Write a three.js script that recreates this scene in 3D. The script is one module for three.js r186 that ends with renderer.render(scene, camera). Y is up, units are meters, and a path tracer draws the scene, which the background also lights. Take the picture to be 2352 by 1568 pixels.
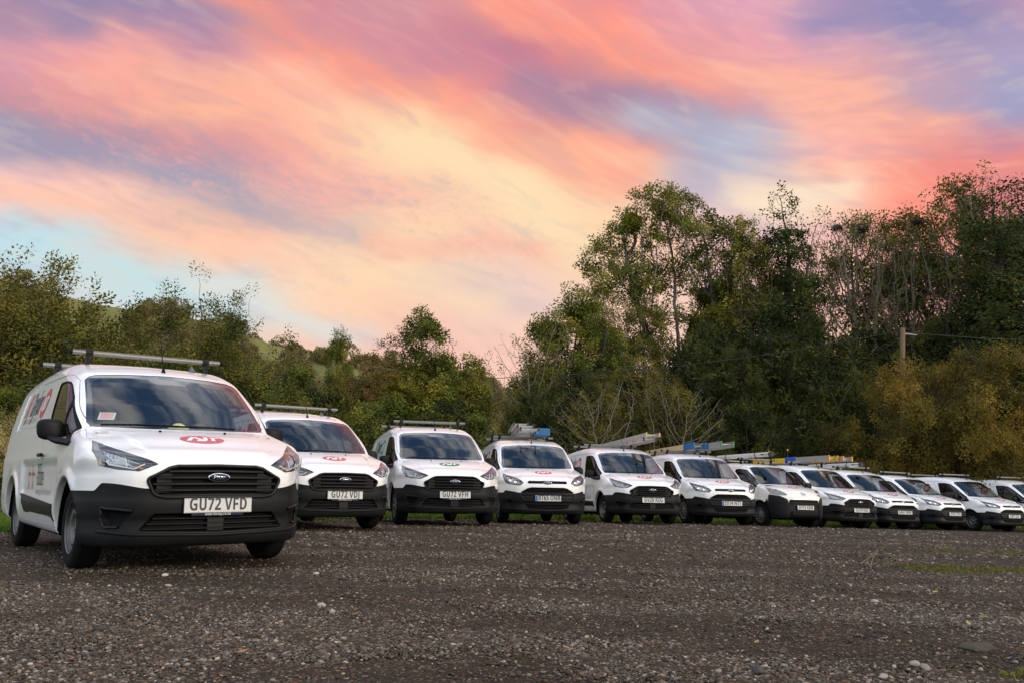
import * as THREE from 'three';
import { createNoise2D, createNoise3D } from 'simplex-noise';
import { mergeGeometries, mergeVertices } from 'three/addons/utils/BufferGeometryUtils.js';
import { RoundedBoxGeometry } from 'three/addons/geometries/RoundedBoxGeometry.js';
import { FontLoader } from 'three/addons/loaders/FontLoader.js';

// ---------------------------------------------------------------- camera, sky, sun, exposure
const scene = new THREE.Scene();
const camera = new THREE.PerspectiveCamera(44.03, 1024 / 682, 0.1, 2500);
camera.position.set(0, 0.6203, 0);
camera.rotation.set(0.18205, 0, 0.02616, 'XYZ');
const renderer = new THREE.WebGLRenderer({ antialias: true });
renderer.setSize(1024, 682);
renderer.toneMapping = THREE.LinearToneMapping;
renderer.toneMappingExposure = 1.0;
renderer.shadowMap.enabled = true;

const rngOf = (seed) => { let s = seed >>> 0; return () => { s = (s + 0x6D2B79F5) >>> 0; let t = Math.imul(s ^ (s >>> 15), 1 | s); t = (t + Math.imul(t ^ (t >>> 7), 61 | t)) ^ t; return ((t ^ (t >>> 14)) >>> 0) / 4294967296; }; };
const n2 = createNoise2D(rngOf(11)), n3 = createNoise3D(rngOf(12));
const fbm2 = (x, y, o = 4, g = 0.5) => { let s = 0, a = 1, t = 0; for (let i = 0; i < o; i++) { s += a * n2(x + i * 17.3, y - i * 9.1); t += a; a *= g; x *= 2.03; y *= 2.03; } return s / t; };
const toLin = (c) => (c <= 0.04045 ? c / 12.92 : Math.pow((c + 0.055) / 1.055, 2.4));

const SUN = new THREE.Vector3(0.88, 0.30, 0.42).normalize();
const sun = new THREE.DirectionalLight(new THREE.Color(1.0, 0.86, 0.68), 1.4);
sun.position.copy(SUN).multiplyScalar(120); sun.target.position.set(4, 0, -18); sun.shadow.radius = 22; sun.castShadow = true;
sun.shadow.camera.left = -60; sun.shadow.camera.right = 60; sun.shadow.camera.top = 50; sun.shadow.camera.bottom = -50; sun.shadow.camera.far = 300; sun.shadow.mapSize.set(2048, 2048);
scene.add(sun, sun.target);

// evening sky: cloud colours over a fan of directions (columns left to right, rows top to bottom of the western sky), streaked and rippled; cooler broken cloud overhead and in the east, out of view
const SKY_ROWS = [
  ['#a58ca8', '#8c82a8', '#b08ca6', '#d8949b', '#d496a0', '#fba08f', '#f09696', '#e0a4b8', '#e2a6ba', '#968cb6', '#b896b6'],
  ['#d79bab', '#eca6a6', '#cf96a6', '#ffaf9b', '#dc9298', '#c97e91', '#ff9f8c', '#eba0a6', '#ebaab4', '#b8a0ba', '#afa0c4'],
  ['#cd96a0', '#eda29c', '#ffb99b', '#ffb5a0', '#fba692', '#eb8888', '#a5879f', '#d796a0', '#ffb4a0', '#e1a5aa', '#a0a5c8'],
  ['#aaa0b4', '#b796a8', '#d79ba0', '#fbab9c', '#ffd8ab', '#ffbe96', '#fba692', '#b0b0c8', '#fbbeb4', '#eb9b96', '#c891a5'],
  ['#fbcdc8', '#fbc8b9', '#b6a5b4', '#ecabA6', '#fbb9a5', '#ffd8ab', '#ffd7b0', '#c3b4c8', '#fbdcbe', '#fb9182', '#d28291'],
  ['#bed7e1', '#eecfc2', '#ffc8aa', '#fbb9a5', '#ffd2aa', '#fbb9a5', '#ffc8a5', '#f5c8c8', '#fbc8be', '#ffa08c', '#e09a94'],
  ['#d8dcde', '#d7dee1', '#d7dcde', '#ffd7b9', '#fbcdaf', '#ebcac6', '#ffd2b9', '#f6ccc4', '#fbc8b9', '#fbb4a0', '#f0b0a4'],
  ['#f0dcd0', '#f2dccf', '#f4dccb', '#ffcdb4', '#f6c3b4', '#fbcdbe', '#fbd2bc', '#f8cdbe', '#f8c8b6', '#f8c0aa', '#f5bcaa'],
  ['#f6dac8', '#f8dcca', '#fadcc8', '#fbd0bc', '#fac8b8', '#fbcabc', '#fbd0bc', '#f8ccbc', '#f8c8b6', '#f8c0aa', '#f5bcaa'],
].map((r) => r.map((h) => [1, 3, 5].map((i) => parseInt(h.slice(i, i + 2), 16) / 255)));
{
  const S = (a, b, x) => { const t = Math.min(1, Math.max(0, (x - a) / (b - a))); return t * t * (3 - 2 * t); }, mixc = (a, b, t) => [a[0] + (b[0] - a[0]) * t, a[1] + (b[1] - a[1]) * t, a[2] + (b[2] - a[2]) * t];
  const hex = (h) => [1, 3, 5].map((i) => parseInt(h.slice(i, i + 2), 16) / 255);
  // the western sky as a fan of directions, x across and y down in units of about 0.03 degree
  const X0 = -560, Y0 = -620, ST = 3, GW = 1160, GH = 600, west = new Float32Array(GW * GH * 3);
  const look = (gx, gy) => {                               // bicubic in the colour fan
    gx = Math.min(9.999, Math.max(0, gx)); gy = Math.min(7.999, Math.max(0, gy));
    const i = gx | 0, j = gy | 0, u = gx - i, w = gy - j, o = [0, 0, 0];
    const cw = (t) => [-0.5 * t + t * t - 0.5 * t * t * t, 1 - 2.5 * t * t + 1.5 * t * t * t, 0.5 * t + 2 * t * t - 1.5 * t * t * t, -0.5 * t * t + 0.5 * t * t * t], cu = cw(u), cv = cw(w);
    for (let b = 0; b < 4; b++) for (let a = 0; a < 4; a++) { const c = SKY_ROWS[Math.min(8, Math.max(0, j - 1 + b))][Math.min(10, Math.max(0, i - 1 + a))], k = cu[a] * cv[b]; o[0] += c[0] * k; o[1] += c[1] * k; o[2] += c[2] * k; }
    return o;
  };
  // wind direction over the fan, and noise drawn out along it into wisps
  const angle = (x, y) => { const l = S(700, 100, x), r = S(1450, 2150, x), t = S(520, 120, y); return (0.34 + 0.22 * t) * (1 - l) * (1 - r) + 0.30 * l + (0.10 - 0.38 * t) * r + 0.14 * n2(x / 700, y / 500); };
  const ang = new Float32Array(GW * GH), lic = (f, steps, h) => {
    const src = new Float32Array(GW * GH), out = new Float32Array(GW * GH);
    for (let j = 0; j < GH; j++) for (let i = 0; i < GW; i++) src[j * GW + i] = f(i, j);
    let m = 0, v = 0;
    for (let j = 0; j < GH; j++) for (let i = 0; i < GW; i++) {
      let s = src[j * GW + i], w = 1;
      for (const d of [1, -1]) { let x = i, y = j; for (let k = 1; k <= steps; k++) { const a = ang[Math.min(GH - 1, Math.max(0, y | 0)) * GW + Math.min(GW - 1, Math.max(0, x | 0))]; x += Math.cos(a) * h * d; y += Math.sin(a) * h * d; if (x < 0 || y < 0 || x >= GW || y >= GH) break; const q = 1 - k / (steps + 1); s += src[(y | 0) * GW + (x | 0)] * q; w += q; } }
      out[j * GW + i] = s / w; m += s / w;
    }
    m /= out.length; for (const q of out) v += (q - m) ** 2; v = Math.sqrt(v / out.length) || 1;
    return out.map((q) => (q - m) / v);
  };
  for (let j = 0; j < GH; j++) for (let i = 0; i < GW; i++) ang[j * GW + i] = angle(X0 + i * ST, Y0 + j * ST);
  const wide = lic((i, j) => fbm2(i / 55, j / 34, 5, 0.6), 20, 2), fine = lic((i, j) => fbm2(i / 20 + 40, j / 9, 3, 0.55), 14, 1.2);
  const BANDS = [
    ['#ff9f88', 42, 0.85, [480, -40], [700, 90], [900, 190], [1176, 330], [1420, 425]], ['#d08c9e', 58, 0.6, [720, 45], [950, 120], [1176, 185], [1420, 240]], ['#ffe2b4', 62, 0.9, [800, 285], [1000, 345], [1150, 420], [1320, 560]], ['#ff9c8a', 36, 0.8, [1150, 20], [1400, 110], [1620, 190]],
    ['#a083a0', 42, 0.7, [1230, 195], [1420, 235], [1610, 285]], ['#b4bfd4', 42, 0.7, [1480, 262], [1600, 290], [1730, 335]], ['#9a9cb6', 36, 0.6, [20, 305], [200, 345], [430, 415], [640, 495], [790, 535]], ['#c0e2ec', 62, 0.95, [-40, 545], [130, 570], [330, 640], [520, 715]], ['#d9e2e4', 34, 0.8, [480, 655], [640, 715], [800, 770]],
    ['#ffc4ac', 32, 0.7, [-20, 440], [240, 485], [430, 520], [640, 610]], ['#ff9684', 55, 0.6, [1900, 402], [2120, 430], [2400, 395]], ['#ffe8cc', 55, 0.85, [1760, 455], [1930, 432]], ['#8f8cb8', 52, 0.75, [1900, 40], [2060, 25], [2230, 45]], ['#ffb8a2', 58, 0.7, [1690, 175], [1900, 235], [2120, 275]], ['#a4a2c6', 40, 0.6, [2140, 215], [2260, 205], [2400, 220]],
    ['#9a8cb0', 40, 0.45, [150, 22], [330, 12], [470, 28]], ['#ffb69e', 50, 0.6, [330, 165], [520, 215], [760, 290]], ['#c9b4c2', 30, 0.55, [990, 632], [1080, 660], [1200, 700]], ['#ffddb8', 40, 0.6, [700, 560], [900, 610], [1100, 690]], ['#f29a92', 26, 0.5, [860, 560], [1010, 575], [1200, 560]],
  ].map(([h, w, k, ...p]) => [hex(h), w, k, p]);
  const ease = new Float32Array(GW * GH);
  for (let j = 0; j < GH; j++) for (let i = 0; i < GW; i++) {
    const k = j * GW + i, x = X0 + i * ST, y = Y0 + j * ST, a = wide[k], f = fine[k];
    const wx = fbm2(x / 420, y / 260, 4) * 55 + a * 5, wy = fbm2(x / 420 + 7, y / 240 - 5, 4) * 40 + a * 5 + f * 1.5;
    let c = look((x + wx) / 235.2, (y + wy) / 110);
    for (const [col, w, q, p] of BANDS) {
      let best = 1e9;
      for (let s = 0; s + 1 < p.length; s++) { const ex = p[s + 1][0] - p[s][0], ey = p[s + 1][1] - p[s][1], t = Math.min(1, Math.max(0, ((x + wx * 0.7 - p[s][0]) * ex + (y + wy * 0.7 - p[s][1]) * ey) / (ex * ex + ey * ey))), dx = (x + wx * 0.7 - p[s][0] - ex * t) * 0.55, dy = y + wy * 0.7 - p[s][1] - ey * t; best = Math.min(best, dx * dx + dy * dy); }
      if (best < w * w * 7) c = mixc(c, col, Math.min(1, q * Math.exp(-best / (w * w)) * (1 + 0.05 * a)));
    }
    const th = ang[k], al = (x * Math.cos(th) + y * Math.sin(th)), ac = (-x * Math.sin(th) + y * Math.cos(th));
    const puff = fbm2(x / 330 + a * 0.25 + 3, (y - 0.42 * x) / 95 + a * 0.3, 5, 0.5), blob = (X, Y, rx, ry) => Math.exp(-(((x - X) / rx) ** 2) - ((y - Y - 0.28 * (x - X)) / ry) ** 2);
    const ripple = Math.min(1, 1.1 * blob(430, 385, 330, 90) + 0.8 * blob(1080, 520, 260, 110) + 0.4 * blob(700, 640, 300, 80)), rr = fbm2(x / 74 + puff * 1.2, (y - 0.16 * x) / 17 + puff * 2.5, 4, 0.55);
    const mist = S(760, 420, y), e = puff * 0.16 * (0.45 + 0.55 * mist) + rr * 0.40 * ripple + a * 0.030 + f * 0.020;
    c = e > 0 ? mixc(c, mixc([1, 0.83, 0.72], [0.95, 0.70, 0.67], S(0.25, 0.6, ripple) * S(900, 500, x)), Math.min(0.7, e * 1.7)) : mixc(c, ripple > 0.3 ? [0.60, 0.62, 0.72] : [0.70, 0.60, 0.68], Math.min(0.6, -e * 1.7));
    c = mixc(c, [1, 0.90, 0.76], 0.30 * Math.exp(-(((x - 1130) / 420) ** 2) - ((y - 540) / 260) ** 2) + 0.16 * Math.exp(-(((x - 600) / 500) ** 2) - ((y - 600) / 160) ** 2));
    for (let q = 0; q < 3; q++) west[k * 3 + q] = toLin(Math.min(1, Math.max(0, c[q])));
  }
  const W = 4096, H = 2048, data = new Float32Array(W * H * 4), inv = camera.quaternion.clone().invert(), v = new THREE.Vector3();
  for (let row = 0; row < H; row++) {
    const up = ((row + 0.5) / H - 0.5) * Math.PI, cy = Math.cos(up), dy = Math.sin(up);
    for (let col = 0; col < W; col++) {
      const k = (row * W + col) * 4;
      if (up < -0.02) { data[k] = 0.10; data[k + 1] = 0.09; data[k + 2] = 0.08; data[k + 3] = 1; continue; }
      const az = ((col + 0.5) / W - 0.5) * 2 * Math.PI, dx = Math.cos(az) * cy, dz = Math.sin(az) * cy;
      v.set(dx, dy, dz).applyQuaternion(inv);
      const fw = -v.z, wWest = S(0.1, 0.62, fw) * S(0.80, 0.60, dy);
      let o = null;
      if (wWest > 0) {
        const gx = Math.min(GW - 1.001, Math.max(0, (v.x / Math.max(fw, 0.2) * 1939 + 1176 - X0) / ST)), gy = Math.min(GH - 1.001, Math.max(0, (-v.y / Math.max(fw, 0.2) * 1939 + 784 - Y0) / ST)), i = gx | 0, j = gy | 0, a = gx - i, b = gy - j;
        o = [0, 1, 2].map((q) => { const g = (j * GW + i) * 3 + q; return (west[g] * (1 - a) + west[g + 3] * a) * (1 - b) + (west[g + GW * 3] * (1 - a) + west[g + GW * 3 + 3] * a) * b; });
      }
      if (wWest < 1) {                                     // overhead and east, out of view: broken cloud on blue, bright to light the vans
        const py = Math.max(dy, 0) + 0.18, qx = dx / py, qz = dz / py, cl = fbm2(qx * 1.5 + 2.2, qz * 2.3 - 4, 5, 0.55), cov = S(-0.25, 0.40, cl + 0.06), shade = 0.5 + 0.5 * fbm2(qx * 2.1 - 3, qz * 2.5, 3);
        const blue = [0.10 + 0.5 * (1 - dy), 0.28 + 0.5 * (1 - dy), 0.66 + 0.3 * (1 - dy)], white = [2.15 - 0.75 * shade, 2.2 - 0.74 * shade, 2.25 - 0.68 * shade], glow = S(0.2, 1, dx * SUN.x + dy * SUN.y + dz * SUN.z);
        let east = mixc(blue, white, cov); east = [east[0] * (1 + 0.5 * glow), east[1] * (1 + 0.3 * glow), east[2] * (1 + 0.05 * glow)];
        o = o ? mixc(east, o, wWest) : east;
      }
      data[k] = o[0]; data[k + 1] = o[1]; data[k + 2] = o[2]; data[k + 3] = 1;
    }
  }
  const tex = new THREE.DataTexture(data, W, H, THREE.RGBAFormat, THREE.FloatType);
  tex.mapping = THREE.EquirectangularReflectionMapping; tex.magFilter = THREE.LinearFilter; tex.needsUpdate = true;
  scene.background = tex; scene.environment = tex;
}

// ---------------------------------------------------------------- helpers
const counts = {};
const numbered = (n) => { const k = counts[n] = (counts[n] ?? -1) + 1; return k ? `${n}_${String(k).padStart(3, '0')}` : n; };
function tag(o, label, category, group, kind) {
  if (label) o.userData.label = label;
  if (category) o.userData.category = category;
  if (group) o.userData.group = group;
  if (kind) o.userData.kind = kind;
  return o;
}
function thing(name, label, category, group, pos = [0, 0, 0], turn = 0) {
  const o = new THREE.Group(); o.name = numbered(name); o.position.set(...pos); o.rotation.y = turn; scene.add(o);
  return tag(o, label, category, group);
}
function mesh(name, geo, mat, parent) {
  const m = new THREE.Mesh(geo, mat); m.name = parent === scene ? numbered(name) : name; m.castShadow = m.receiveShadow = true;
  if (parent) parent.add(m);
  return m;
}
const std = (r, g, b, rough = 0.8, metal = 0, extra = {}) => new THREE.MeshStandardMaterial({ color: new THREE.Color(r, g, b), roughness: rough, metalness: metal, ...extra });
const phys = (r, g, b, o) => new THREE.MeshPhysicalMaterial({ color: new THREE.Color(r, g, b), ...o });
const box = (x0, x1, y0, y1, z0, z1) => new THREE.BoxGeometry(x1 - x0, y1 - y0, z1 - z0).translate((x0 + x1) / 2, (y0 + y1) / 2, (z0 + z1) / 2);
const strip = (g) => { for (const k of Object.keys(g.attributes)) if (!['position', 'normal', 'uv'].includes(k)) g.deleteAttribute(k); if (!g.index) { const n = g.attributes.position.count; g.setIndex([...Array(n).keys()]); } return g; };
const merge = (gs) => { const all = gs.map(strip), uv = all.every((g) => g.attributes.uv); if (!uv) all.forEach((g) => g.deleteAttribute('uv')); return mergeGeometries(all); };
function rod(a, b, r, r2 = r, seg = 10) {                  // a round bar from a to b
  const A = new THREE.Vector3(...a), B = new THREE.Vector3(...b), d = B.clone().sub(A), g = new THREE.CylinderGeometry(r2, r, d.length(), seg, 1);
  g.translate(0, d.length() / 2, 0); g.applyQuaternion(new THREE.Quaternion().setFromUnitVectors(new THREE.Vector3(0, 1, 0), d.normalize())); g.translate(...a);
  return g;
}
function bent(points, r, seg = 8, along = 0) { return new THREE.TubeGeometry(new THREE.CatmullRomCurve3(points.map((p) => new THREE.Vector3(...p))), along || points.length * 6, r, seg); }
const flipZ = (g, s) => { if (s > 0) return g; g.scale(1, 1, -1); if (!g.index) g.setIndex([...Array(g.attributes.position.count).keys()]); const a = g.index.array; for (let i = 0; i < a.length; i += 3) { const t = a[i]; a[i] = a[i + 1]; a[i + 1] = t; } return g; };   // mirrored copy with its faces still outwards
const place = (g, x, y, z, ry = 0, rx = 0, rz = 0) => g.applyMatrix4(new THREE.Matrix4().compose(new THREE.Vector3(x, y, z), new THREE.Quaternion().setFromEuler(new THREE.Euler(rx, ry, rz, 'YXZ')), new THREE.Vector3(1, 1, 1)));
const fontBold = await new FontLoader().loadAsync('fonts/droid/droid_sans_bold.typeface.json');
const fontSans = await new FontLoader().loadAsync('fonts/droid/droid_sans_regular.typeface.json');
const fontSerif = await new FontLoader().loadAsync('fonts/droid/droid_serif_regular.typeface.json');
const fontSerifBold = await new FontLoader().loadAsync('fonts/droid/droid_serif_bold.typeface.json');
function letters(font, text, size, width = 1, slant = 0) { // flat lettering in the xy plane, starting at 0
  const g = new THREE.ShapeGeometry(font.generateShapes(text, size), 4), p = g.attributes.position;
  for (let i = 0; i < p.count; i++) p.setX(i, p.getX(i) * width + p.getY(i) * slant);
  g.computeBoundingBox();
  return g;
}
// ---------------------------------------------------------------- smooth van bodies: distance field -> mesh -> cut into panels
const clamp = (x, a, b) => Math.min(b, Math.max(a, x)), lerp = (a, b, t) => a + (b - a) * t;
const sstep = (a, b, x) => { const t = clamp((x - a) / (b - a), 0, 1); return t * t * (3 - 2 * t); };
function pchip(pts) {                                   // monotone curve through points
  const n = pts.length, x = pts.map((p) => p[0]), y = pts.map((p) => p[1]), d = [], m = [];
  for (let i = 0; i < n - 1; i++) d.push((y[i + 1] - y[i]) / (x[i + 1] - x[i]));
  for (let i = 0; i < n; i++) m.push(i === 0 ? d[0] : i === n - 1 ? d[n - 2] : d[i - 1] * d[i] <= 0 ? 0 : 2 * d[i - 1] * d[i] / (d[i - 1] + d[i]));
  return (t) => {
    if (t <= x[0]) return y[0] + m[0] * (t - x[0]) * 0;
    if (t >= x[n - 1]) return y[n - 1];
    let i = 0; while (t > x[i + 1]) i++;
    const h = x[i + 1] - x[i], s = (t - x[i]) / h, s2 = s * s, s3 = s2 * s;
    return (2 * s3 - 3 * s2 + 1) * y[i] + (s3 - 2 * s2 + s) * h * m[i] + (-2 * s3 + 3 * s2) * y[i + 1] + (s3 - s2) * h * m[i + 1];
  };
}
const smax = (a, b, k) => { const h = Math.max(k - Math.abs(a - b), 0) / k; return Math.max(a, b) + h * h * k * 0.25; };
function roundPath(pts, n = 5) {                        // Catmull-Rom through a closed outline
  const c = new THREE.CatmullRomCurve3(pts.map((p) => new THREE.Vector3(p[0], p[1], 0)), true, 'centripetal');
  return c.getPoints(pts.length * n).slice(0, -1).map((p) => [p.x, p.y]);
}
function polyDist(P, x, y) {                            // signed distance to a closed outline, negative inside
  let d = 1e9, s = false;
  for (let i = 0, j = P.length - 1; i < P.length; j = i++) {
    const ax = P[j][0], ay = P[j][1], ex = P[i][0] - ax, ey = P[i][1] - ay, wx = x - ax, wy = y - ay;
    const t = clamp((wx * ex + wy * ey) / (ex * ex + ey * ey + 1e-12), 0, 1), qx = wx - ex * t, qy = wy - ey * t;
    d = Math.min(d, qx * qx + qy * qy);
    if ((P[i][1] > y) !== (P[j][1] > y) && x < (P[j][0] - P[i][0]) * (y - P[i][1]) / (P[j][1] - P[i][1]) + P[i][0]) s = !s;
  }
  return s ? -Math.sqrt(d) : Math.sqrt(d);
}
function distTable(P, x0, x1, y0, y1, h) {
  const nx = Math.ceil((x1 - x0) / h) + 1, ny = Math.ceil((y1 - y0) / h) + 1, T = new Float32Array(nx * ny);
  for (let j = 0; j < ny; j++) for (let i = 0; i < nx; i++) T[j * nx + i] = polyDist(P, x0 + i * h, y0 + j * h);
  return (x, y) => {
    const fx = clamp((x - x0) / h, 0, nx - 1.001), fy = clamp((y - y0) / h, 0, ny - 1.001), i = fx | 0, j = fy | 0, u = fx - i, v = fy - j, k = j * nx + i;
    return (T[k] * (1 - u) + T[k + 1] * u) * (1 - v) + (T[k + nx] * (1 - u) + T[k + nx + 1] * u) * v;
  };
}

function bodyField(S) {
  const F = pchip(S.front), f0 = F(0), W = pchip(S.side), table = distTable(roundPath(S.profile), S.x0 - 0.4, S.x1 + 0.6, -0.2, S.y1 + 0.3, 0.0125), cH = pchip(S.curve);
  const field = (x, y, z) => {
    const a = Math.abs(z);
    const low = f0 - F(a), high = cH(y) * a * a, s = lerp(low, high, sstep(S.blend[0], S.blend[1], y)) * sstep(-1.5, -0.95, x);
    let dp = table(x + s + (x < -2.5 ? -0.06 * a * a : 0), y + S.crown * a * a * sstep(1.3, 1.65, y));
    dp -= S.relief ? S.relief(x, y, a) : 0;
    let w = W(y);
    for (const [ax, ar] of S.arches) { const r = Math.hypot(x - ax, y - S.wheelY); w += 0.016 * Math.exp(-(((r - ar - 0.02) / 0.06) ** 2)) * sstep(0.3, 0.45, y); }
    w += S.panel ? S.panel(x, y) : 0;
    const ds = (a - w) * 0.97;
    let d = smax(dp, ds, lerp(S.k[0], S.k[1], sstep(1.05, 1.5, y)));
    for (const [ax, ar] of S.arches) {
      const c = Math.max(Math.hypot(x - ax, y - S.wheelY) - ar, 0.52 - a);
      d = smax(d, -c, 0.014);
    }
    return d;
  };
  const e = 0.004;
  field.normal = (x, y, z, o = []) => {
    const gx = field(x + e, y, z) - field(x - e, y, z), gy = field(x, y + e, z) - field(x, y - e, z), gz = field(x, y, z + e) - field(x, y, z - e), l = Math.hypot(gx, gy, gz) || 1;
    o[0] = gx / l; o[1] = gy / l; o[2] = gz / l; return o;
  };
  field.snap = (p, n = 3) => {                           // onto the surface
    for (let i = 0; i < n; i++) { const d = field(p[0], p[1], p[2]); if (Math.abs(d) < 2e-4) break; const g = field.normal(p[0], p[1], p[2]); p[0] -= g[0] * d; p[1] -= g[1] * d; p[2] -= g[2] * d; }
    return p;
  };
  const march = (f, a, b) => {                           // first hit from a to b
    let t = a; const st = Math.sign(b - a);
    for (let i = 0; i < 200; i++) { const d = f(t); if (d < 4e-4) return t; t += st * Math.max(d * 0.7, 0.0006); if ((t - b) * st > 0) return b; }
    return t;
  };
  field.atX = (y, z) => march((x) => field(x, y, z), S.x1 + 0.1, S.x1 - 2.2);       // from the front
  field.atZ = (x, y, side = 1) => side * march((z) => field(x, y, z), 1.1, 0.3);   // from the side
  field.atY = (x, z) => march((y) => field(x, y, z), S.y1 + 0.1, 0.3);             // from above
  return field;
}

// surface nets on a rectilinear grid, every vertex moved onto the true surface; returns triangles as a flat list of corners
function surfaceNet(field, X, Y, Z) {
  const nx = X.length, ny = Y.length, nz = Z.length, V = new Float32Array(nx * ny * nz), id = new Int32Array(nx * ny * nz).fill(-1), verts = [], at = (i, j, k) => (k * ny + j) * nx + i;
  for (let k = 0; k < nz; k++) for (let j = 0; j < ny; j++) for (let i = 0; i < nx; i++) {
    const m = nz - 1 - k;
    V[at(i, j, k)] = k > m ? V[at(i, j, m)] : field(X[i], Y[j], Z[k]);
  }
  for (let k = 0; k < nz - 1; k++) for (let j = 0; j < ny - 1; j++) for (let i = 0; i < nx - 1; i++) {
    let inside = 0, n = 0, px = 0, py = 0, pz = 0;
    const c = [];
    for (let q = 0; q < 8; q++) { c[q] = V[at(i + (q & 1), j + ((q >> 1) & 1), k + (q >> 2))]; if (c[q] < 0) inside++; }
    if (!inside || inside === 8) continue;
    for (let a = 0; a < 8; a++) for (const b of [1, 2, 4]) if (!(a & b)) {
      const d = a | b;
      if ((c[a] < 0) === (c[d] < 0)) continue;
      const t = c[a] / (c[a] - c[d]);
      px += lerp(X[i + (a & 1)], X[i + (d & 1)], t); py += lerp(Y[j + ((a >> 1) & 1)], Y[j + ((d >> 1) & 1)], t); pz += lerp(Z[k + (a >> 2)], Z[k + (d >> 2)], t); n++;
    }
    id[at(i, j, k)] = verts.length;
    verts.push(field.snap([px / n, py / n, pz / n], 4));
  }
  const T = [];
  const quad = (a, b, c, d, flip) => {
    if (a < 0 || b < 0 || c < 0 || d < 0) return;
    const q = flip ? [a, d, c, b] : [a, b, c, d];
    const dd = (u, v) => (verts[u][0] - verts[v][0]) ** 2 + (verts[u][1] - verts[v][1]) ** 2 + (verts[u][2] - verts[v][2]) ** 2;
    const tri = dd(q[0], q[2]) < dd(q[1], q[3]) ? [q[0], q[1], q[2], q[0], q[2], q[3]] : [q[0], q[1], q[3], q[1], q[2], q[3]];
    for (const v of tri) T.push(verts[v]);
  };
  for (let k = 1; k < nz - 1; k++) for (let j = 1; j < ny - 1; j++) for (let i = 1; i < nx - 1; i++) {
    const v = V[at(i, j, k)] < 0;
    if (v !== V[at(i + 1, j, k)] < 0) quad(id[at(i, j - 1, k - 1)], id[at(i, j, k - 1)], id[at(i, j, k)], id[at(i, j - 1, k)], !v);
    if (v !== V[at(i, j + 1, k)] < 0) quad(id[at(i - 1, j, k - 1)], id[at(i - 1, j, k)], id[at(i, j, k)], id[at(i, j, k - 1)], !v);
    if (v !== V[at(i, j, k + 1)] < 0) quad(id[at(i - 1, j - 1, k)], id[at(i, j - 1, k)], id[at(i, j, k)], id[at(i - 1, j, k)], !v);
  }
  return T;
}
// cut a triangle list along g = 0 -> [inside, outside]; near the cut triangles are first refined to size fine
function cut(T, g, fine = 0.008, field = null) {
  const ins = [], out = [], mid = (a, b) => { const m = [(a[0] + b[0]) / 2, (a[1] + b[1]) / 2, (a[2] + b[2]) / 2]; return field ? field.snap(m, 2) : m; };
  const len = (a, b) => Math.hypot(a[0] - b[0], a[1] - b[1], a[2] - b[2]);
  const one = (a, b, c, ga, gb, gc, depth) => {
    const ab = len(a, b), bc = len(b, c), ca = len(c, a), L = Math.max(ab, bc, ca), near = Math.min(Math.abs(ga), Math.abs(gb), Math.abs(gc));
    if (depth < 9 && L > fine && near < L * 0.75) {
      if (L === ab) { const m = mid(a, b), gm = g(m[0], m[1], m[2]); one(a, m, c, ga, gm, gc, depth + 1); one(m, b, c, gm, gb, gc, depth + 1); }
      else if (L === bc) { const m = mid(b, c), gm = g(m[0], m[1], m[2]); one(a, b, m, ga, gb, gm, depth + 1); one(a, m, c, ga, gm, gc, depth + 1); }
      else { const m = mid(c, a), gm = g(m[0], m[1], m[2]); one(a, b, m, ga, gb, gm, depth + 1); one(m, b, c, gm, gb, gc, depth + 1); }
      return;
    }
    const P = [a, b, c], G = [ga, gb, gc];
    if (ga < 0 && gb < 0 && gc < 0) { ins.push(a, b, c); return; }
    if (ga >= 0 && gb >= 0 && gc >= 0) { out.push(a, b, c); return; }
    const I = [], O = [];
    for (let i = 0; i < 3; i++) {
      const j = (i + 1) % 3;
      (G[i] < 0 ? I : O).push(P[i]);
      if ((G[i] < 0) !== (G[j] < 0)) { const t = G[i] / (G[i] - G[j]), m = [lerp(P[i][0], P[j][0], t), lerp(P[i][1], P[j][1], t), lerp(P[i][2], P[j][2], t)]; I.push(m); O.push(m); }
    }
    for (const [Q, R] of [[I, ins], [O, out]]) for (let i = 1; i + 1 < Q.length; i++) R.push(Q[0], Q[i], Q[i + 1]);
  };
  for (let i = 0; i < T.length; i += 3) one(T[i], T[i + 1], T[i + 2], g(...T[i]), g(...T[i + 1]), g(...T[i + 2]), 0);
  return [ins, out];
}
// triangle list -> geometry with the field's own normals; push moves it along the normal
function skin(T, field, push = 0, uvOf = null) {
  const map = new Map(), pos = [], nor = [], uv = [], idx = [];
  for (const p of T) {
    const key = Math.round(p[0] * 20000) + '_' + Math.round(p[1] * 20000) + '_' + Math.round(p[2] * 20000);
    let i = map.get(key);
    if (i === undefined) {
      i = pos.length / 3; map.set(key, i);
      const n = field.normal(p[0], p[1], p[2]);
      pos.push(p[0] + n[0] * push, p[1] + n[1] * push, p[2] + n[2] * push); nor.push(n[0], n[1], n[2]);
      if (uvOf) uv.push(...uvOf(p, n));
    }
    idx.push(i);
  }
  const g = new THREE.BufferGeometry();
  g.setAttribute('position', new THREE.Float32BufferAttribute(pos, 3)); g.setAttribute('normal', new THREE.Float32BufferAttribute(nor, 3));
  if (uvOf) g.setAttribute('uv', new THREE.Float32BufferAttribute(uv, 2));
  const keep = [];
  for (let i = 0; i < idx.length; i += 3) if (idx[i] !== idx[i + 1] && idx[i + 1] !== idx[i + 2] && idx[i] !== idx[i + 2]) keep.push(idx[i], idx[i + 1], idx[i + 2]);
  g.setIndex(keep);
  return g;
}
const axis = (a, b, h) => { const n = Math.max(1, Math.round((b - a) / h)); return Array.from({ length: n + 1 }, (_, i) => a + (b - a) * i / n); };

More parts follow.
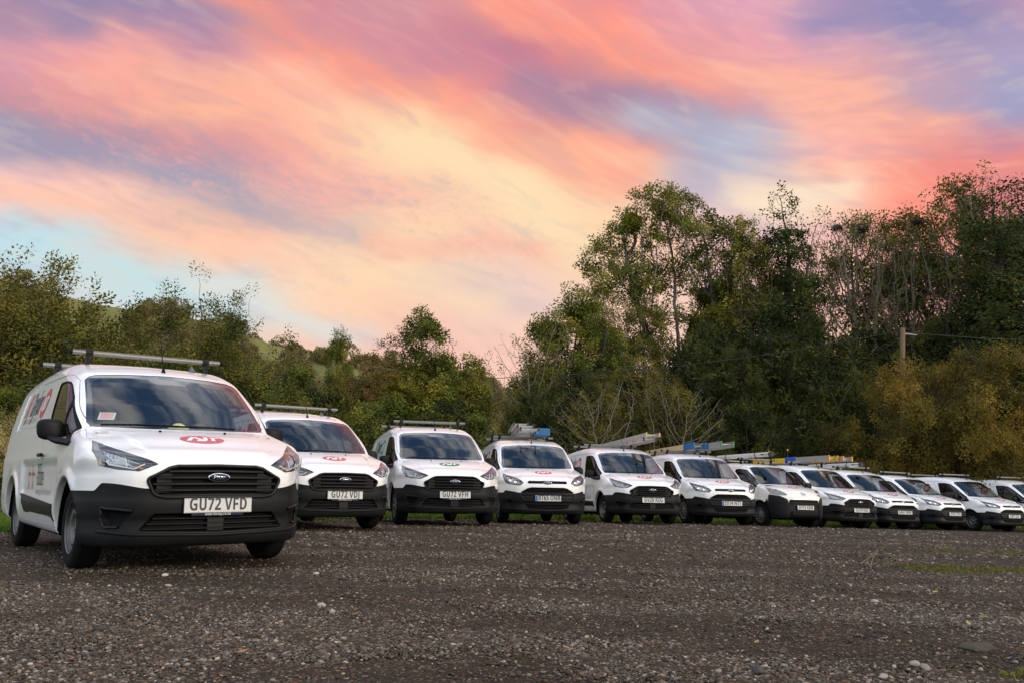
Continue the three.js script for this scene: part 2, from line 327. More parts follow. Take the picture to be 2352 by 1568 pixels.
const VAN = {
  x0: -3.55, x1: 0.92, y1: 1.86, wheelY: 0.33, arches: [[0, 0.385], [-2.66, 0.385]], k: [0.075, 0.13], crown: 0.05, blend: [0.74, 1.0],
  front: [[0, 0.895], [0.25, 0.888], [0.5, 0.852], [0.6, 0.815], [0.7, 0.715], [0.765, 0.61], [0.85, 0.47], [0.905, 0.36], [0.96, 0.2], [1.2, -0.2]],
  side: [[0.1, 0.8], [0.25, 0.87], [0.35, 0.895], [0.5, 0.91], [0.7, 0.915], [0.86, 0.918], [0.93, 0.908], [1.1, 0.888], [1.25, 0.864], [1.5, 0.805], [1.65, 0.76], [1.85, 0.69]],
  curve: [[0.5, 0.25], [0.95, 0.25], [1.13, 0.39], [1.4, 0.34], [1.62, 0.30], [1.9, 0.3]],
  profile: [[0.8, 0.2], [0.865, 0.215], [0.888, 0.25], [0.895, 0.295], [0.882, 0.345], [0.878, 0.4], [0.893, 0.45], [0.896, 0.54], [0.884, 0.575], [0.884, 0.72], [0.87, 0.8], [0.845, 0.84], [0.78, 0.882], [0.715, 0.91],
    [0.59, 0.95], [0.44, 1.012], [0.19, 1.08], [0.1, 1.108], [0.04, 1.148], [-0.3, 1.392], [-0.7, 1.655], [-0.8, 1.695], [-1.0, 1.748], [-1.3, 1.797], [-1.7, 1.825], [-2.3, 1.822], [-2.9, 1.795], [-3.3, 1.755], [-3.43, 1.7],
    [-3.49, 1.5], [-3.51, 1.0], [-3.52, 0.6], [-3.5, 0.35], [-3.4, 0.29], [-3.0, 0.26], [-1.5, 0.235], [0.3, 0.22]],
  relief: (x, y, a) => {
    const hood = sstep(0.86, 0.95, y) * sstep(1.13, 1.08, y), zc = lerp(0.6, 0.44, clamp((x + 0.05) / 0.8, 0, 1));
    return 0.014 * hood * sstep(zc + 0.06, zc - 0.01, a);
  },
  panel: (x, y) => {
    const door = sstep(-2.2, -2.08, x) * sstep(-0.36, -0.5, x);
    return -0.024 * door * sstep(0.47, 0.6, y) * sstep(0.9, 0.8, y)
      - 0.009 * sstep(-2.98, -2.94, x) * sstep(-1.0, -1.04, x) * sstep(1.185, 1.2, y) * sstep(1.655 - (x < -2.4 ? (x + 2.4) * -0.12 : 0), 1.64 - (x < -2.4 ? (x + 2.4) * -0.12 : 0), y);
  },
};
// ---------------------------------------------------------------- where the vans stand (front axle on the ground: x, z, turn, height, roll, pitch)
const POSES = [
  [-2.7853, -7.383, 0.6598, -0.0001, -0.0303, -0.0052], [-2.7735, -12.8108, 0.5747, 0.0849, -0.0154, -0.002], [-1.1338, -15.0954, 0.2969, 0.1203, -0.0142, 0.0101], [0.6437, -17.8048, 0.1723, 0.1015, -0.0097, 0.0097],
  [2.9836, -19.698, 0.2383, 0.1083, -0.006, 0.0233], [5.1619, -21.3444, 0.2117, 0.0904, -0.0024, 0.0145], [7.3031, -22.533, 0.3878, 0.0381, 0.003, 0.010], [9.5053, -24.6419, 0.3392, -0.0021, 0.007, 0.0066],
  [11.6066, -26.5397, 0.3106, -0.0329, 0.004, -0.0008], [13.8234, -28.0232, 0.413, -0.0707, 0.0037, 0.0219], [16.2517, -28.9145, 0.3607, -0.0844, -0.0027, 0.0031], [18.75, -29.75, 0.36, -0.10, -0.003, 0.003],
];
const poseMatrix = ([x, z, yaw, y, rl, pt]) => new THREE.Matrix4().makeRotationFromEuler(new THREE.Euler(-rl, yaw - Math.PI / 2, pt, 'YZX')).setPosition(x, y, z);
const G0 = (X, Z) => {                                      // the long, slightly domed fall of the yard
  const x = Math.min(3, Math.max(-0.9, X / 10)), z = (Math.min(1, Math.max(-34, Z)) + 15) / 10;
  return 0.11162 + 0.01451 * x - 0.03047 * z - 0.16961 * x * x - 0.06712 * x * z - 0.12535 * z * z + 0.04661 * x ** 3 + 0.04022 * x * x * z + 0.10622 * x * z * z + 0.04005 * z ** 3;
};
const DIPS = [];
POSES.forEach((p, i) => { const m = poseMatrix(p); for (const x of [0, i === 6 ? -2.51 : -2.66]) for (const z of [0.78, -0.78]) { const q = new THREE.Vector3(x, 0, z).applyMatrix4(m); DIPS.push([q.x, q.z, q.y - G0(q.x, q.z)]); } });
const ground = (x, z) => {
  let y = G0(x, z), s = 0, w = 0;
  if (x > -8 && x < 26 && z < -5 && z > -38) for (const [a, b, d] of DIPS) { const k = Math.exp(-((x - a) ** 2 + (z - b) ** 2) / 0.72); s += k * d; w += k; }
  return y + s / Math.max(1, w);
};
const ROW = [[-4.2, 4], [-3.4, -6], [-2.9, -12.6], [-1.3, -15.2], [0.5, -17.9], [2.9, -19.8], [5.2, -21.4], [9.5, -24.8], [13.8, -28.2], [18.7, -29.9], [30, -35], [60, -48]];
const behind = (x, z) => {                                  // metres behind the front of the row
  let best = 1e9, sgn = 1;
  for (let i = 0; i + 1 < ROW.length; i++) {
    const [ax, az] = ROW[i], ex = ROW[i + 1][0] - ax, ez = ROW[i + 1][1] - az, t = Math.min(1, Math.max(0, ((x - ax) * ex + (z - az) * ez) / (ex * ex + ez * ez))), qx = x - ax - ex * t, qz = z - az - ez * t, d = qx * qx + qz * qz;
    if (d < best) { best = d; sgn = ex * qz - ez * qx < 0 ? 1 : -1; }
  }
  return sgn * Math.sqrt(best);
};
const mossAt = (x, z) => {                                  // green growth on the gravel, nearer the right edge
  const n = fbm2(x * 0.55 + 5, z * 1.5 - 3, 4);
  const a = Math.exp(-(((z + 8.6 + 0.12 * (x - 5)) / 0.42) ** 2)) * S01(3.4, 4.4, x), b = Math.exp(-(((z + 11.8 + 0.1 * (x - 6)) / 0.7) ** 2)) * S01(4.5, 6.5, x) * 0.8, c = S01(0.9, 2.0, x - (z + 3.4) * 0.5) * S01(-4.6, -3.4, z) * 0.2, d = Math.exp(-(((z + 17) / 1.4) ** 2)) * S01(10, 13, x) * 0.9;
  return Math.min(1, Math.max(0, (a * 1.35 + b * 1.2 + c + d) * (0.8 + 1.3 * n)));
};
const S01 = (a, b, x) => { const t = Math.min(1, Math.max(0, (x - a) / (b - a))); return t * t * (3 - 2 * t); };

// gravel: a tileable texture of small stones (colour and height) for everything between the modelled stones
function gravelTextures(N, cells, seed) {
  const r = rngOf(seed), pts = [];
  for (let j = 0; j < cells; j++) for (let i = 0; i < cells; i++) pts.push([i + 0.08 + 0.84 * r(), j + 0.08 + 0.84 * r(), r(), r(), 0.55 + 0.6 * r()]);
  const col = new Uint8Array(N * N * 4), hgt = new Uint8Array(N * N * 4);
  for (let y = 0; y < N; y++) for (let x = 0; x < N; x++) {
    const u = x / N * cells, v = y / N * cells, ci = u | 0, cj = v | 0;
    let d1 = 9, d2 = 9, who = null;
    for (let b = -1; b <= 1; b++) for (let a = -1; a <= 1; a++) {
      const ii = (ci + a + cells) % cells, jj = (cj + b + cells) % cells, p = pts[jj * cells + ii];
      let ex = u - (p[0] - ii + ci + a), ey = v - (p[1] - jj + cj + b);
      const d = Math.hypot(ex, ey) / p[4];
      if (d < d1) { d2 = d1; d1 = d; who = p; } else if (d < d2) d2 = d;
    }
    const edge = Math.min(1, Math.max(0, (d2 - d1) * 2.6)), stone = who[2] > 0.28 ? edge : edge * 0.25, t = who[3], k = (y * N + x) * 4;
    const g = 0.55 + 0.75 * who[2] + 0.16 * n3(u * 1.7, v * 1.7, 3), mud = [74, 64, 54];
    const sc = t < 0.10 ? [150, 116, 92] : t < 0.5 ? [120, 114, 112] : t < 0.86 ? [92, 90, 92] : [176, 170, 166];
    for (let c = 0; c < 3; c++) col[k + c] = Math.min(255, Math.max(0, mud[c] * (1 - stone) * (0.75 + 0.25 * g) + sc[c] * g * stone * 0.92));
    col[k + 3] = 255;
    hgt[k] = hgt[k + 1] = hgt[k + 2] = Math.min(255, 255 * (stone * (1 - 0.4 * d1 * d1) * 0.9 + 0.1 * edge)); hgt[k + 3] = 255;
  }
  const mk = (d, srgb) => { const t = new THREE.DataTexture(d, N, N); t.wrapS = t.wrapT = THREE.RepeatWrapping; t.magFilter = THREE.LinearFilter; if (srgb) t.colorSpace = THREE.SRGBColorSpace; t.needsUpdate = true; return t; };
  return [mk(col, true), mk(hgt, false)];
}
{
  const [gc, gh] = gravelTextures(1024, 64, 5);
  const X = [], Z = [];
  for (let x = -5; x <= 6.001; x += 0.075) X.push(x);
  for (let s = 0.11, x = 6; x < 700; s = Math.min(60, s * 1.16)) { x += s; X.push(x); }
  for (let s = 0.11, x = -5; x > -700; s = Math.min(60, s * 1.16)) { x -= s; X.unshift(x); }
  for (let z = -1.4; z >= -10; z -= 0.06) Z.push(z);
  for (let s = 0.075, z = -10; z > -700; s = Math.min(60, s < 0.5 && z > -36 ? s * 1.03 : s * 1.3)) { z -= s; Z.push(z); }
  for (let s = 0.3, z = -1.4; z < 500; s *= 1.5) { z += s; Z.unshift(z); }
  const pos = [], uv = [], col = [], idx = [];
  for (const z of Z) for (const x of X) {
    const near = S01(14, 4, Math.hypot(x, z)), y = ground(x, z) + (Math.abs(x) < 30 && z > -40 ? 0.010 * fbm2(x * 1.3, z * 1.3, 3) + near * 0.010 * fbm2(x * 5, z * 5, 3) : 0);
    pos.push(x, y, z); uv.push(x * 0.9 + 0.05 * z, z * 0.9);
    const bh = behind(x, z), grass = S01(3.3, 4.4, bh + 0.8 * fbm2(x * 0.8, z * 0.8, 3)), moss = mossAt(x, z);
    const worn = 0.5 + 0.5 * fbm2(x * 0.35 + 4, z * 0.7 - 9, 4), lt = 0.25 + 0.34 * worn;
    let c = [lt * 1.20, lt * 1.0, lt * 0.66];
    const mix = (a, b, t) => a.map((q, i) => q + (b[i] - q) * t);
    c = mix(c, [0.34, 0.40, 0.06], moss * 0.8); c = mix(c, [0.60, 1.05, 0.10], grass);
    col.push(...c);
  }
  for (let j = 0; j + 1 < Z.length; j++) for (let i = 0; i + 1 < X.length; i++) { const a = j * X.length + i, b = a + 1, c = a + X.length, d = c + 1; idx.push(a, b, c, b, d, c); }
  const g = new THREE.BufferGeometry(); g.setAttribute('position', new THREE.Float32BufferAttribute(pos, 3)); g.setAttribute('uv', new THREE.Float32BufferAttribute(uv, 2)); g.setAttribute('color', new THREE.Float32BufferAttribute(col, 3)); g.setIndex(idx); g.computeVertexNormals();
  tag(mesh('ground', g, new THREE.MeshPhysicalMaterial({ map: gc, bumpMap: gh, bumpScale: 0.012, vertexColors: true, roughness: 0.8, specularIntensity: 0.5 }), scene), null, null, null, 'structure');
}
// ---------------------------------------------------------------- materials of the vans
const M = {
  paint: phys(0.81, 0.81, 0.81, { roughness: 0.38, clearcoat: 1, clearcoatRoughness: 0.04 }),
  cream: phys(0.76, 0.735, 0.69, { roughness: 0.42, clearcoat: 1, clearcoatRoughness: 0.08 }),
  black: phys(0.009, 0.0092, 0.010, { roughness: 0.48, specularIntensity: 0.3 }),
  blackDeep: phys(0.004, 0.004, 0.0045, { roughness: 0.65, specularIntensity: 0.3 }),
  slat: phys(0.009, 0.009, 0.010, { roughness: 0.42, specularIntensity: 0.45 }),
  frit: phys(0.012, 0.012, 0.014, { roughness: 0.08, clearcoat: 1, clearcoatRoughness: 0.02 }),
  glass: phys(0.86, 0.93, 0.91, { roughness: 0, transmission: 1, thickness: 0, ior: 1.6 }),
  tint: phys(0.42, 0.46, 0.45, { roughness: 0, transmission: 1, thickness: 0, ior: 1.55 }),
  lens: phys(0.97, 0.98, 0.98, { roughness: 0.01, transmission: 1, thickness: 0, ior: 1.5 }),
  chrome: std(0.70, 0.71, 0.73, 0.12, 1),
  reflector: std(0.42, 0.42, 0.42, 0.2, 1),
  lampDark: std(0.05, 0.05, 0.055, 0.3, 0.3),
  drl: std(0.6, 0.6, 0.61, 0.3),
  amber: phys(0.35, 0.09, 0.02, { roughness: 0.12 }),
  liner: phys(0.004, 0.004, 0.004, { roughness: 0.95, specularIntensity: 0.1 }),
  gap: std(0.13, 0.13, 0.13, 0.8),
  interior: phys(0.012, 0.012, 0.013, { roughness: 0.75, specularIntensity: 0.3 }),
  seat: phys(0.016, 0.017, 0.019, { roughness: 0.9, specularIntensity: 0.2 }),
  roofLining: std(0.36, 0.36, 0.35, 0.9),
  tyre: phys(0.009, 0.009, 0.0095, { roughness: 0.85, specularIntensity: 0.25 }),
  wheelSteel: std(0.13, 0.128, 0.125, 0.42, 0.5),
  trim: std(0.22, 0.22, 0.22, 0.34, 0.5),
  disc: std(0.06, 0.05, 0.045, 0.6, 0.5),
  alu: std(0.18, 0.172, 0.16, 0.45, 0.7),
  plate: std(0.56, 0.56, 0.55, 0.5),
  plateInk: std(0.008, 0.008, 0.008, 0.5),
  eu: std(0.01, 0.09, 0.38, 0.5),
  badgeBlue: phys(0.006, 0.010, 0.035, { roughness: 0.3, specularIntensity: 0.5 }),
  red: std(0.50, 0.022, 0.020, 0.4),
  redWithReflection: phys(0.56, 0.06, 0.075, { roughness: 0.3, clearcoat: 1, clearcoatRoughness: 0.05 }),  // logo red paled towards pink: the reflection on the bonnet is painted in
  green: std(0.015, 0.21, 0.085, 0.38),
  sticker: std(0.80, 0.80, 0.80, 0.35),
  ink: std(0.015, 0.014, 0.016, 0.5),
  greyInk: std(0.20, 0.20, 0.20, 0.5),
};

const half = (P) => P.concat(P.slice().reverse().map(([a, b]) => [-a, b]));         // outline mirrored about the middle
const pickTri = (T, test) => { const a = [], b = []; for (let i = 0; i < T.length; i += 3) { const x = (T[i][0] + T[i + 1][0] + T[i + 2][0]) / 3, y = (T[i][1] + T[i + 1][1] + T[i + 2][1]) / 3, z = (T[i][2] + T[i + 1][2] + T[i + 2][2]) / 3; (test(x, y, z) ? a : b).push(T[i], T[i + 1], T[i + 2]); } return [a, b]; };
const bothSides = (T) => pickTri(T, (x, y, z) => z > 0);
// a region sunk into the body: depth grows from its rim inwards
function sunk(T, g, field, depth, rim = 0.02, extra = null) {
  const geo = skin(T, field), p = geo.attributes.position, n = geo.attributes.normal;
  for (let i = 0; i < p.count; i++) {
    const x = p.getX(i), y = p.getY(i), z = p.getZ(i), d = depth * sstep(0, rim, -g(x, y, z)) + (extra ? extra(x, y, z) : 0);
    p.setXYZ(i, x - n.getX(i) * d, y - n.getY(i) * d, z - n.getZ(i) * d);
  }
  geo.computeVertexNormals();
  return geo;
}
// a bead of round section laid on the body along an outline given in front view
function bead(field, pts, r, closed = false, lift = 0) {
  const P = pts.map(([z, y]) => { const x = field.atX(y, z), n = field.normal(x, y, z); return new THREE.Vector3(x + n[0] * lift, y + n[1] * lift, z + n[2] * lift); });
  return new THREE.TubeGeometry(new THREE.CatmullRomCurve3(P, closed, 'centripetal'), P.length * 5, r, 8, closed);
}
function dense(pts, h, closed = false) { const o = []; const n = pts.length; for (let i = 0; i < (closed ? n : n - 1); i++) { const a = pts[i], b = pts[(i + 1) % n], k = Math.max(1, Math.ceil(Math.hypot(b[0] - a[0], b[1] - a[1]) / h)); for (let q = 0; q < k; q++) o.push([lerp(a[0], b[0], q / k), lerp(a[1], b[1], q / k)]); } if (!closed) o.push(pts[n - 1]); return o; }
// a slat that follows the front of the body across the van, set back by a depth
function slat(field, y0, y1, w0, w1, back, thick = 0.02) {
  const pos = [], idx = [], N = 24;
  for (let i = 0; i <= N; i++) {
    const t = -1 + 2 * i / N, y = lerp(y0, y1, Math.abs(t)), z = t * lerp(w0, w1, 0.5), x = field.atX(y, z) - back;
    for (const [a, b] of [[0.012, -thick / 2], [0.012, thick / 2 - 0.006], [0, thick / 2], [-0.035, thick / 2 - 0.004], [-0.035, -thick / 2]]) pos.push(x + a, y + b, z);
    if (i < N) for (let q = 0; q < 5; q++) { const a = i * 5 + q, b = i * 5 + (q + 1) % 5; idx.push(a, b, a + 5, b, b + 5, a + 5); }
  }
  const g = new THREE.BufferGeometry(); g.setAttribute('position', new THREE.Float32BufferAttribute(pos, 3)); g.setIndex(idx);
  const h = g.toNonIndexed(); h.computeVertexNormals(); return h;
}
// lettering and marks laid onto the side or the bonnet of a van
function onSide(field, geo, x0, y0, side, lift = 0.0025) {  // reads left to right when seen from that side; x0,y0 is the lower left corner
  const g = geo.clone(), p = g.attributes.position;
  for (let i = 0; i < p.count; i++) { const x = side > 0 ? x0 + p.getX(i) : x0 - p.getX(i), y = y0 + p.getY(i), z = field.atZ(x, y, 1) + lift; p.setXYZ(i, x, y, side * z); }
  g.computeVertexNormals(); return g;
}
function onBonnet(field, geo, x0, lift) {                  // up in the drawing is towards the windscreen
  const g = geo.clone(), p = g.attributes.position;
  for (let i = 0; i < p.count; i++) { const x = x0 - p.getY(i), z = -p.getX(i), y = field.atY(x, z), n = field.normal(x, y, z); p.setXYZ(i, x + n[0] * lift, y + n[1] * lift, z + n[2] * lift); }
  g.computeVertexNormals(); return g;
}
const shapeOf = (polys) => { const g = merge(polys.map((P) => new THREE.ShapeGeometry(new THREE.Shape(P.map(([x, y]) => new THREE.Vector2(x, y)))))); return g; };
function refine(geo, h) {                                  // split long edges so that a flat shape can bend over a panel
  let g = geo.toNonIndexed(), p = [...g.attributes.position.array], out = [];
  const go = (a, b, c, d) => {
    const L = [Math.hypot(a[0] - b[0], a[1] - b[1]), Math.hypot(b[0] - c[0], b[1] - c[1]), Math.hypot(c[0] - a[0], c[1] - a[1])], m = Math.max(...L);
    if (m < h || d > 8) { out.push(...a, ...b, ...c); return; }
    const k = L.indexOf(m), q = [[a, b, c], [b, c, a], [c, a, b]][k], M2 = [(q[0][0] + q[1][0]) / 2, (q[0][1] + q[1][1]) / 2, 0];
    go(q[0], M2, q[2], d + 1); go(M2, q[1], q[2], d + 1);
  };
  for (let i = 0; i < p.length; i += 9) go([p[i], p[i + 1], 0], [p[i + 3], p[i + 4], 0], [p[i + 6], p[i + 7], 0], 0);
  const r = new THREE.BufferGeometry(); r.setAttribute('position', new THREE.Float32BufferAttribute(out, 3)); r.computeVertexNormals(); return mergeVertices(r);
}
const ROUND = (r, n = 48) => Array.from({ length: n }, (_, i) => [r * Math.cos(i / n * 2 * Math.PI), r * Math.sin(i / n * 2 * Math.PI)]);
// white monogram of the round mark: a slanted A, a J and a T running together
const MARK = [
  [[-0.80, -0.46], [-0.58, -0.46], [-0.36, 0.20], [-0.16, -0.22], [-0.30, -0.22], [-0.30, -0.40], [0.06, -0.40], [0.06, -0.20], [-0.26, 0.50], [-0.46, 0.50]],
  [[0.10, 0.52], [0.30, 0.52], [0.22, -0.26], [0.06, -0.52], [-0.30, -0.52], [-0.30, -0.38], [-0.02, -0.38], [0.04, -0.24]],
  [[0.36, 0.52], [0.82, 0.36], [0.80, 0.22], [0.62, 0.28], [0.54, -0.44], [0.36, -0.44], [0.44, 0.34], [0.37, 0.37]],
];

// ---------------------------------------------------------------- wheels
function wheelParts(radius, width, rimR, style) {           // axis along z, outer face towards +z, centre at 0
  const w = width / 2, prof = [[rimR - 0.012, -w + 0.02], [rimR + 0.02, -w + 0.006], [radius - 0.05, -w], [radius - 0.016, -w + 0.018], [radius, -w + 0.045], [radius, w - 0.045], [radius - 0.016, w - 0.018], [radius - 0.05, w], [rimR + 0.02, w - 0.006], [rimR - 0.012, w - 0.02]];
  const tyre = new THREE.LatheGeometry(new THREE.CatmullRomCurve3(prof.map(([r, z]) => new THREE.Vector3(r, z, 0)), false, 'centripetal').getPoints(40).map((p) => new THREE.Vector2(p.x, p.y)), 56).rotateX(Math.PI / 2);
  const p = tyre.attributes.position;                       // tread blocks
  for (let i = 0; i < p.count; i++) {
    const r = Math.hypot(p.getX(i), p.getY(i)), a = Math.atan2(p.getY(i), p.getX(i));
    if (r > radius - 0.012) { const k = (Math.abs(Math.abs(p.getZ(i)) - 0.03) < 0.006 ? 0.007 : 0) + (Math.sin(a * 56 + p.getZ(i) * 60) > 0.3 ? 0.004 : 0); p.setXY(i, p.getX(i) * (1 - k / r), p.getY(i) * (1 - k / r)); }
  }
  tyre.computeVertexNormals();
  const dish = pchip(style === 'steel' ? [[0, w - 0.045], [0.03, w - 0.045], [0.05, w - 0.07], [0.085, w - 0.07], [0.1, w - 0.035], [0.14, w - 0.03], [0.165, w - 0.05], [rimR - 0.018, w - 0.085], [rimR - 0.012, w - 0.02], [rimR + 0.012, w - 0.004]]
    : [[0, w - 0.01], [0.05, w - 0.012], [0.09, w - 0.02], [0.15, w - 0.016], [rimR - 0.03, w - 0.02], [rimR - 0.008, w - 0.012], [rimR + 0.014, w - 0.004]]);
  const T = [], R = []; for (let r = 0; r <= rimR + 0.0121; r += 0.0115) R.push(r);
  const N = 72, q = (r, i) => { const a = i / N * 2 * Math.PI; return [r * Math.cos(a), r * Math.sin(a), dish(r)]; };
  for (let j = 0; j + 1 < R.length; j++) for (let i = 0; i < N; i++) { const a = q(R[j], i), b = q(R[j + 1], i), c = q(R[j + 1], i + 1), d = q(R[j], i + 1); T.push(a, b, c); if (j) T.push(a, c, d); }
  const holes = (x, y) => {
    const r = Math.hypot(x, y), a = Math.atan2(y, x);
    if (style === 'steel') { const n = 8, s = Math.round(a / (2 * Math.PI / n)) * (2 * Math.PI / n), u = r - 0.153, t = (a - s) * r; return Math.hypot(u / 0.020, t / 0.036) - 1; }
    const n = style === 'trim' ? 9 : 14, s = Math.round(a / (2 * Math.PI / n)) * (2 * Math.PI / n), t = Math.abs((a - s) * r), h = Math.max(Math.abs(r - 0.142) - 0.05, t - r * (style === 'trim' ? 0.17 : 0.12));
    return h * 40;
  };
  const [, face] = cut(T, (x, y) => holes(x, y), 0.005);
  const g = new THREE.BufferGeometry(); g.setAttribute('position', new THREE.Float32BufferAttribute(face.flat(), 3)); g.deleteAttribute('uv');
  const rim = mergeVertices(g, 1e-4); rim.computeVertexNormals();
  const back = new THREE.CylinderGeometry(rimR, rimR, 0.02, 40).rotateX(Math.PI / 2).translate(0, 0, w - 0.11);
  const nut = new THREE.CylinderGeometry(0.011, 0.013, 0.026, 6).rotateX(Math.PI / 2);
  return { tyre, rim, back, nut };
}
const WHEELS = {};
function addWheel(van, spec, x, z, style, steer = 0) {
  const key = style + spec.wheelR, W = WHEELS[key] ??= wheelParts(spec.wheelR, spec.tyreW, spec.rimR, style);
  const g = new THREE.Group(); g.name = 'wheel'; g.position.set(x, spec.wheelR, z); g.rotation.y = (z > 0 ? 0 : Math.PI) + steer; van.add(g);
  mesh('tyre', W.tyre, M.tyre, g); mesh('rim', W.rim, style === 'steel' ? M.wheelSteel : M.trim, g); mesh('brake_drum', W.back, M.disc, g);
  if (style === 'steel') for (let i = 0; i < 5; i++) { const n = mesh('wheel_nut', W.nut, M.chrome, g), a = i / 5 * 2 * Math.PI; n.position.set(0.056 * Math.cos(a), 0.056 * Math.sin(a), spec.tyreW / 2 - 0.055); }
}

// ---------------------------------------------------------------- the small panel van, in its newer (big grille) and older (slot grille) face
const vanField = bodyField(VAN);
const VAN_SPEC = { wheelR: 0.326, tyreW: 0.205, rimR: 0.205 };
const rawVan = (() => {
  const X = [...axis(-3.62, -1.2, 0.045), ...axis(-1.2, 0.98, 0.0235).slice(1)], Y = [...axis(0.12, 1.92, 0.0245)], Z = axis(-1.0, 1.0, 0.0245);
  return surfaceNet(vanField, X, Y, Z);
})();
const P_WIND = half([[-0.001, 1.652], [0.40, 1.642], [0.60, 1.628], [0.648, 1.612], [0.690, 1.575], [0.752, 1.20], [0.755, 1.165], [0.735, 1.136], [0.70, 1.128], [0.4, 1.118], [-0.001, 1.113]]);
const P_GLASS = half([[-0.001, 1.555], [0.12, 1.555], [0.19, 1.60], [0.40, 1.605], [0.57, 1.588], [0.622, 1.575], [0.65, 1.54], [0.708, 1.20], [0.706, 1.165], [0.69, 1.150], [0.4, 1.132], [-0.001, 1.126]]);
const P_SIDEWIN = [[-1.30, 1.590], [-1.06, 1.585], [-0.87, 1.562], [-0.78, 1.525], [-0.577, 1.405], [-0.377, 1.265], [-0.15, 1.11], [-0.06, 1.045], [-0.14, 1.04], [-1.09, 1.06], [-1.13, 1.085], [-1.33, 1.555], [-1.325, 1.58]];
const P_MIRRORTRI = [[-0.36, 1.25], [-0.15, 1.11], [-0.05, 1.045], [0.02, 0.985], [-0.07, 0.985], [-0.17, 1.02]];
const P_MOULD = [[-2.16, 0.553], [-0.48, 0.488], [-0.385, 0.352], [-0.53, 0.383], [-0.67, 0.390], [-1.58, 0.395], [-1.70, 0.383], [-1.88, 0.388]];
const P_DOOR = [[-1.49, 1.60], [-1.47, 1.645], [-1.1, 1.648], [-0.92, 1.625], [-0.78, 1.575], [-0.5, 1.38], [-0.30, 1.235], [-0.02, 1.05], [0.05, 0.985], [0.02, 0.93], [-0.06, 0.80], [-0.12, 0.60], [-0.13, 0.30], [-1.17, 0.30], [-1.18, 0.9], [-1.25, 1.1]];
const P_SLIDE = [[-1.47, 1.655], [-1.25, 1.1], [-1.18, 0.9], [-1.17, 0.30], [-2.0, 0.30], [-2.16, 0.62], [-2.24, 0.80], [-2.26, 1.18], [-2.30, 1.655]];
const P_BONNET = half([[0.0, 0.638], [0.26, 0.637], [0.436, 0.613], [0.486, 0.621], [0.56, 0.556], [0.636, 0.612], [0.72, 0.45], [0.806, 0.285], [0.826, 0.19], [0.806, 0.08], [0.765, -0.15], [0.70, -0.13], [0.0, 0.12]]);
const P_LAMP_NEW = [[0.806, 1.000], [0.836, 0.915], [0.796, 0.800], [0.733, 0.783], [0.700, 0.772], [0.571, 0.760], [0.437, 0.816], [0.493, 0.848], [0.636, 0.909], [0.72, 0.955]];
const P_LAMP_REFLECTOR = [[0.768, 0.952], [0.772, 0.835], [0.752, 0.806], [0.612, 0.780], [0.530, 0.822], [0.644, 0.884]];
const P_LAMP_OLD = [[0.823, 1.000], [0.842, 0.92], [0.815, 0.832], [0.79, 0.795], [0.745, 0.780], [0.60, 0.750], [0.54, 0.752], [0.478, 0.802], [0.52, 0.855], [0.585, 0.905], [0.705, 0.955]];
const P_LAMP_OLD_R = [[0.775, 0.945], [0.775, 0.84], [0.74, 0.805], [0.57, 0.775], [0.51, 0.812], [0.60, 0.890], [0.70, 0.933]];
const P_HEX = half([[-0.001, 0.806], [0.305, 0.800], [0.36, 0.787], [0.503, 0.708], [0.507, 0.688], [0.470, 0.605], [0.44, 0.582], [0.38, 0.568], [-0.001, 0.562]]);
const P_LOWGRILLE = half([[-0.001, 0.452], [0.455, 0.452], [0.555, 0.334], [0.545, 0.322], [-0.001, 0.305]]);
const P_FOG = [[0.774, 0.490], [0.585, 0.466], [0.60, 0.452], [0.665, 0.345], [0.745, 0.345], [0.768, 0.40]];
const P_SLOT = half([[-0.001, 0.852], [0.37, 0.838], [0.395, 0.820], [0.378, 0.796], [-0.001, 0.788]]);
const P_TRAP = half([[-0.001, 0.712], [0.33, 0.708], [0.40, 0.692], [0.535, 0.618], [0.50, 0.608], [-0.001, 0.600]]);
const P_LOW_OLD = half([[-0.001, 0.385], [0.46, 0.388], [0.40, 0.318], [0.37, 0.302], [-0.001, 0.298]]);

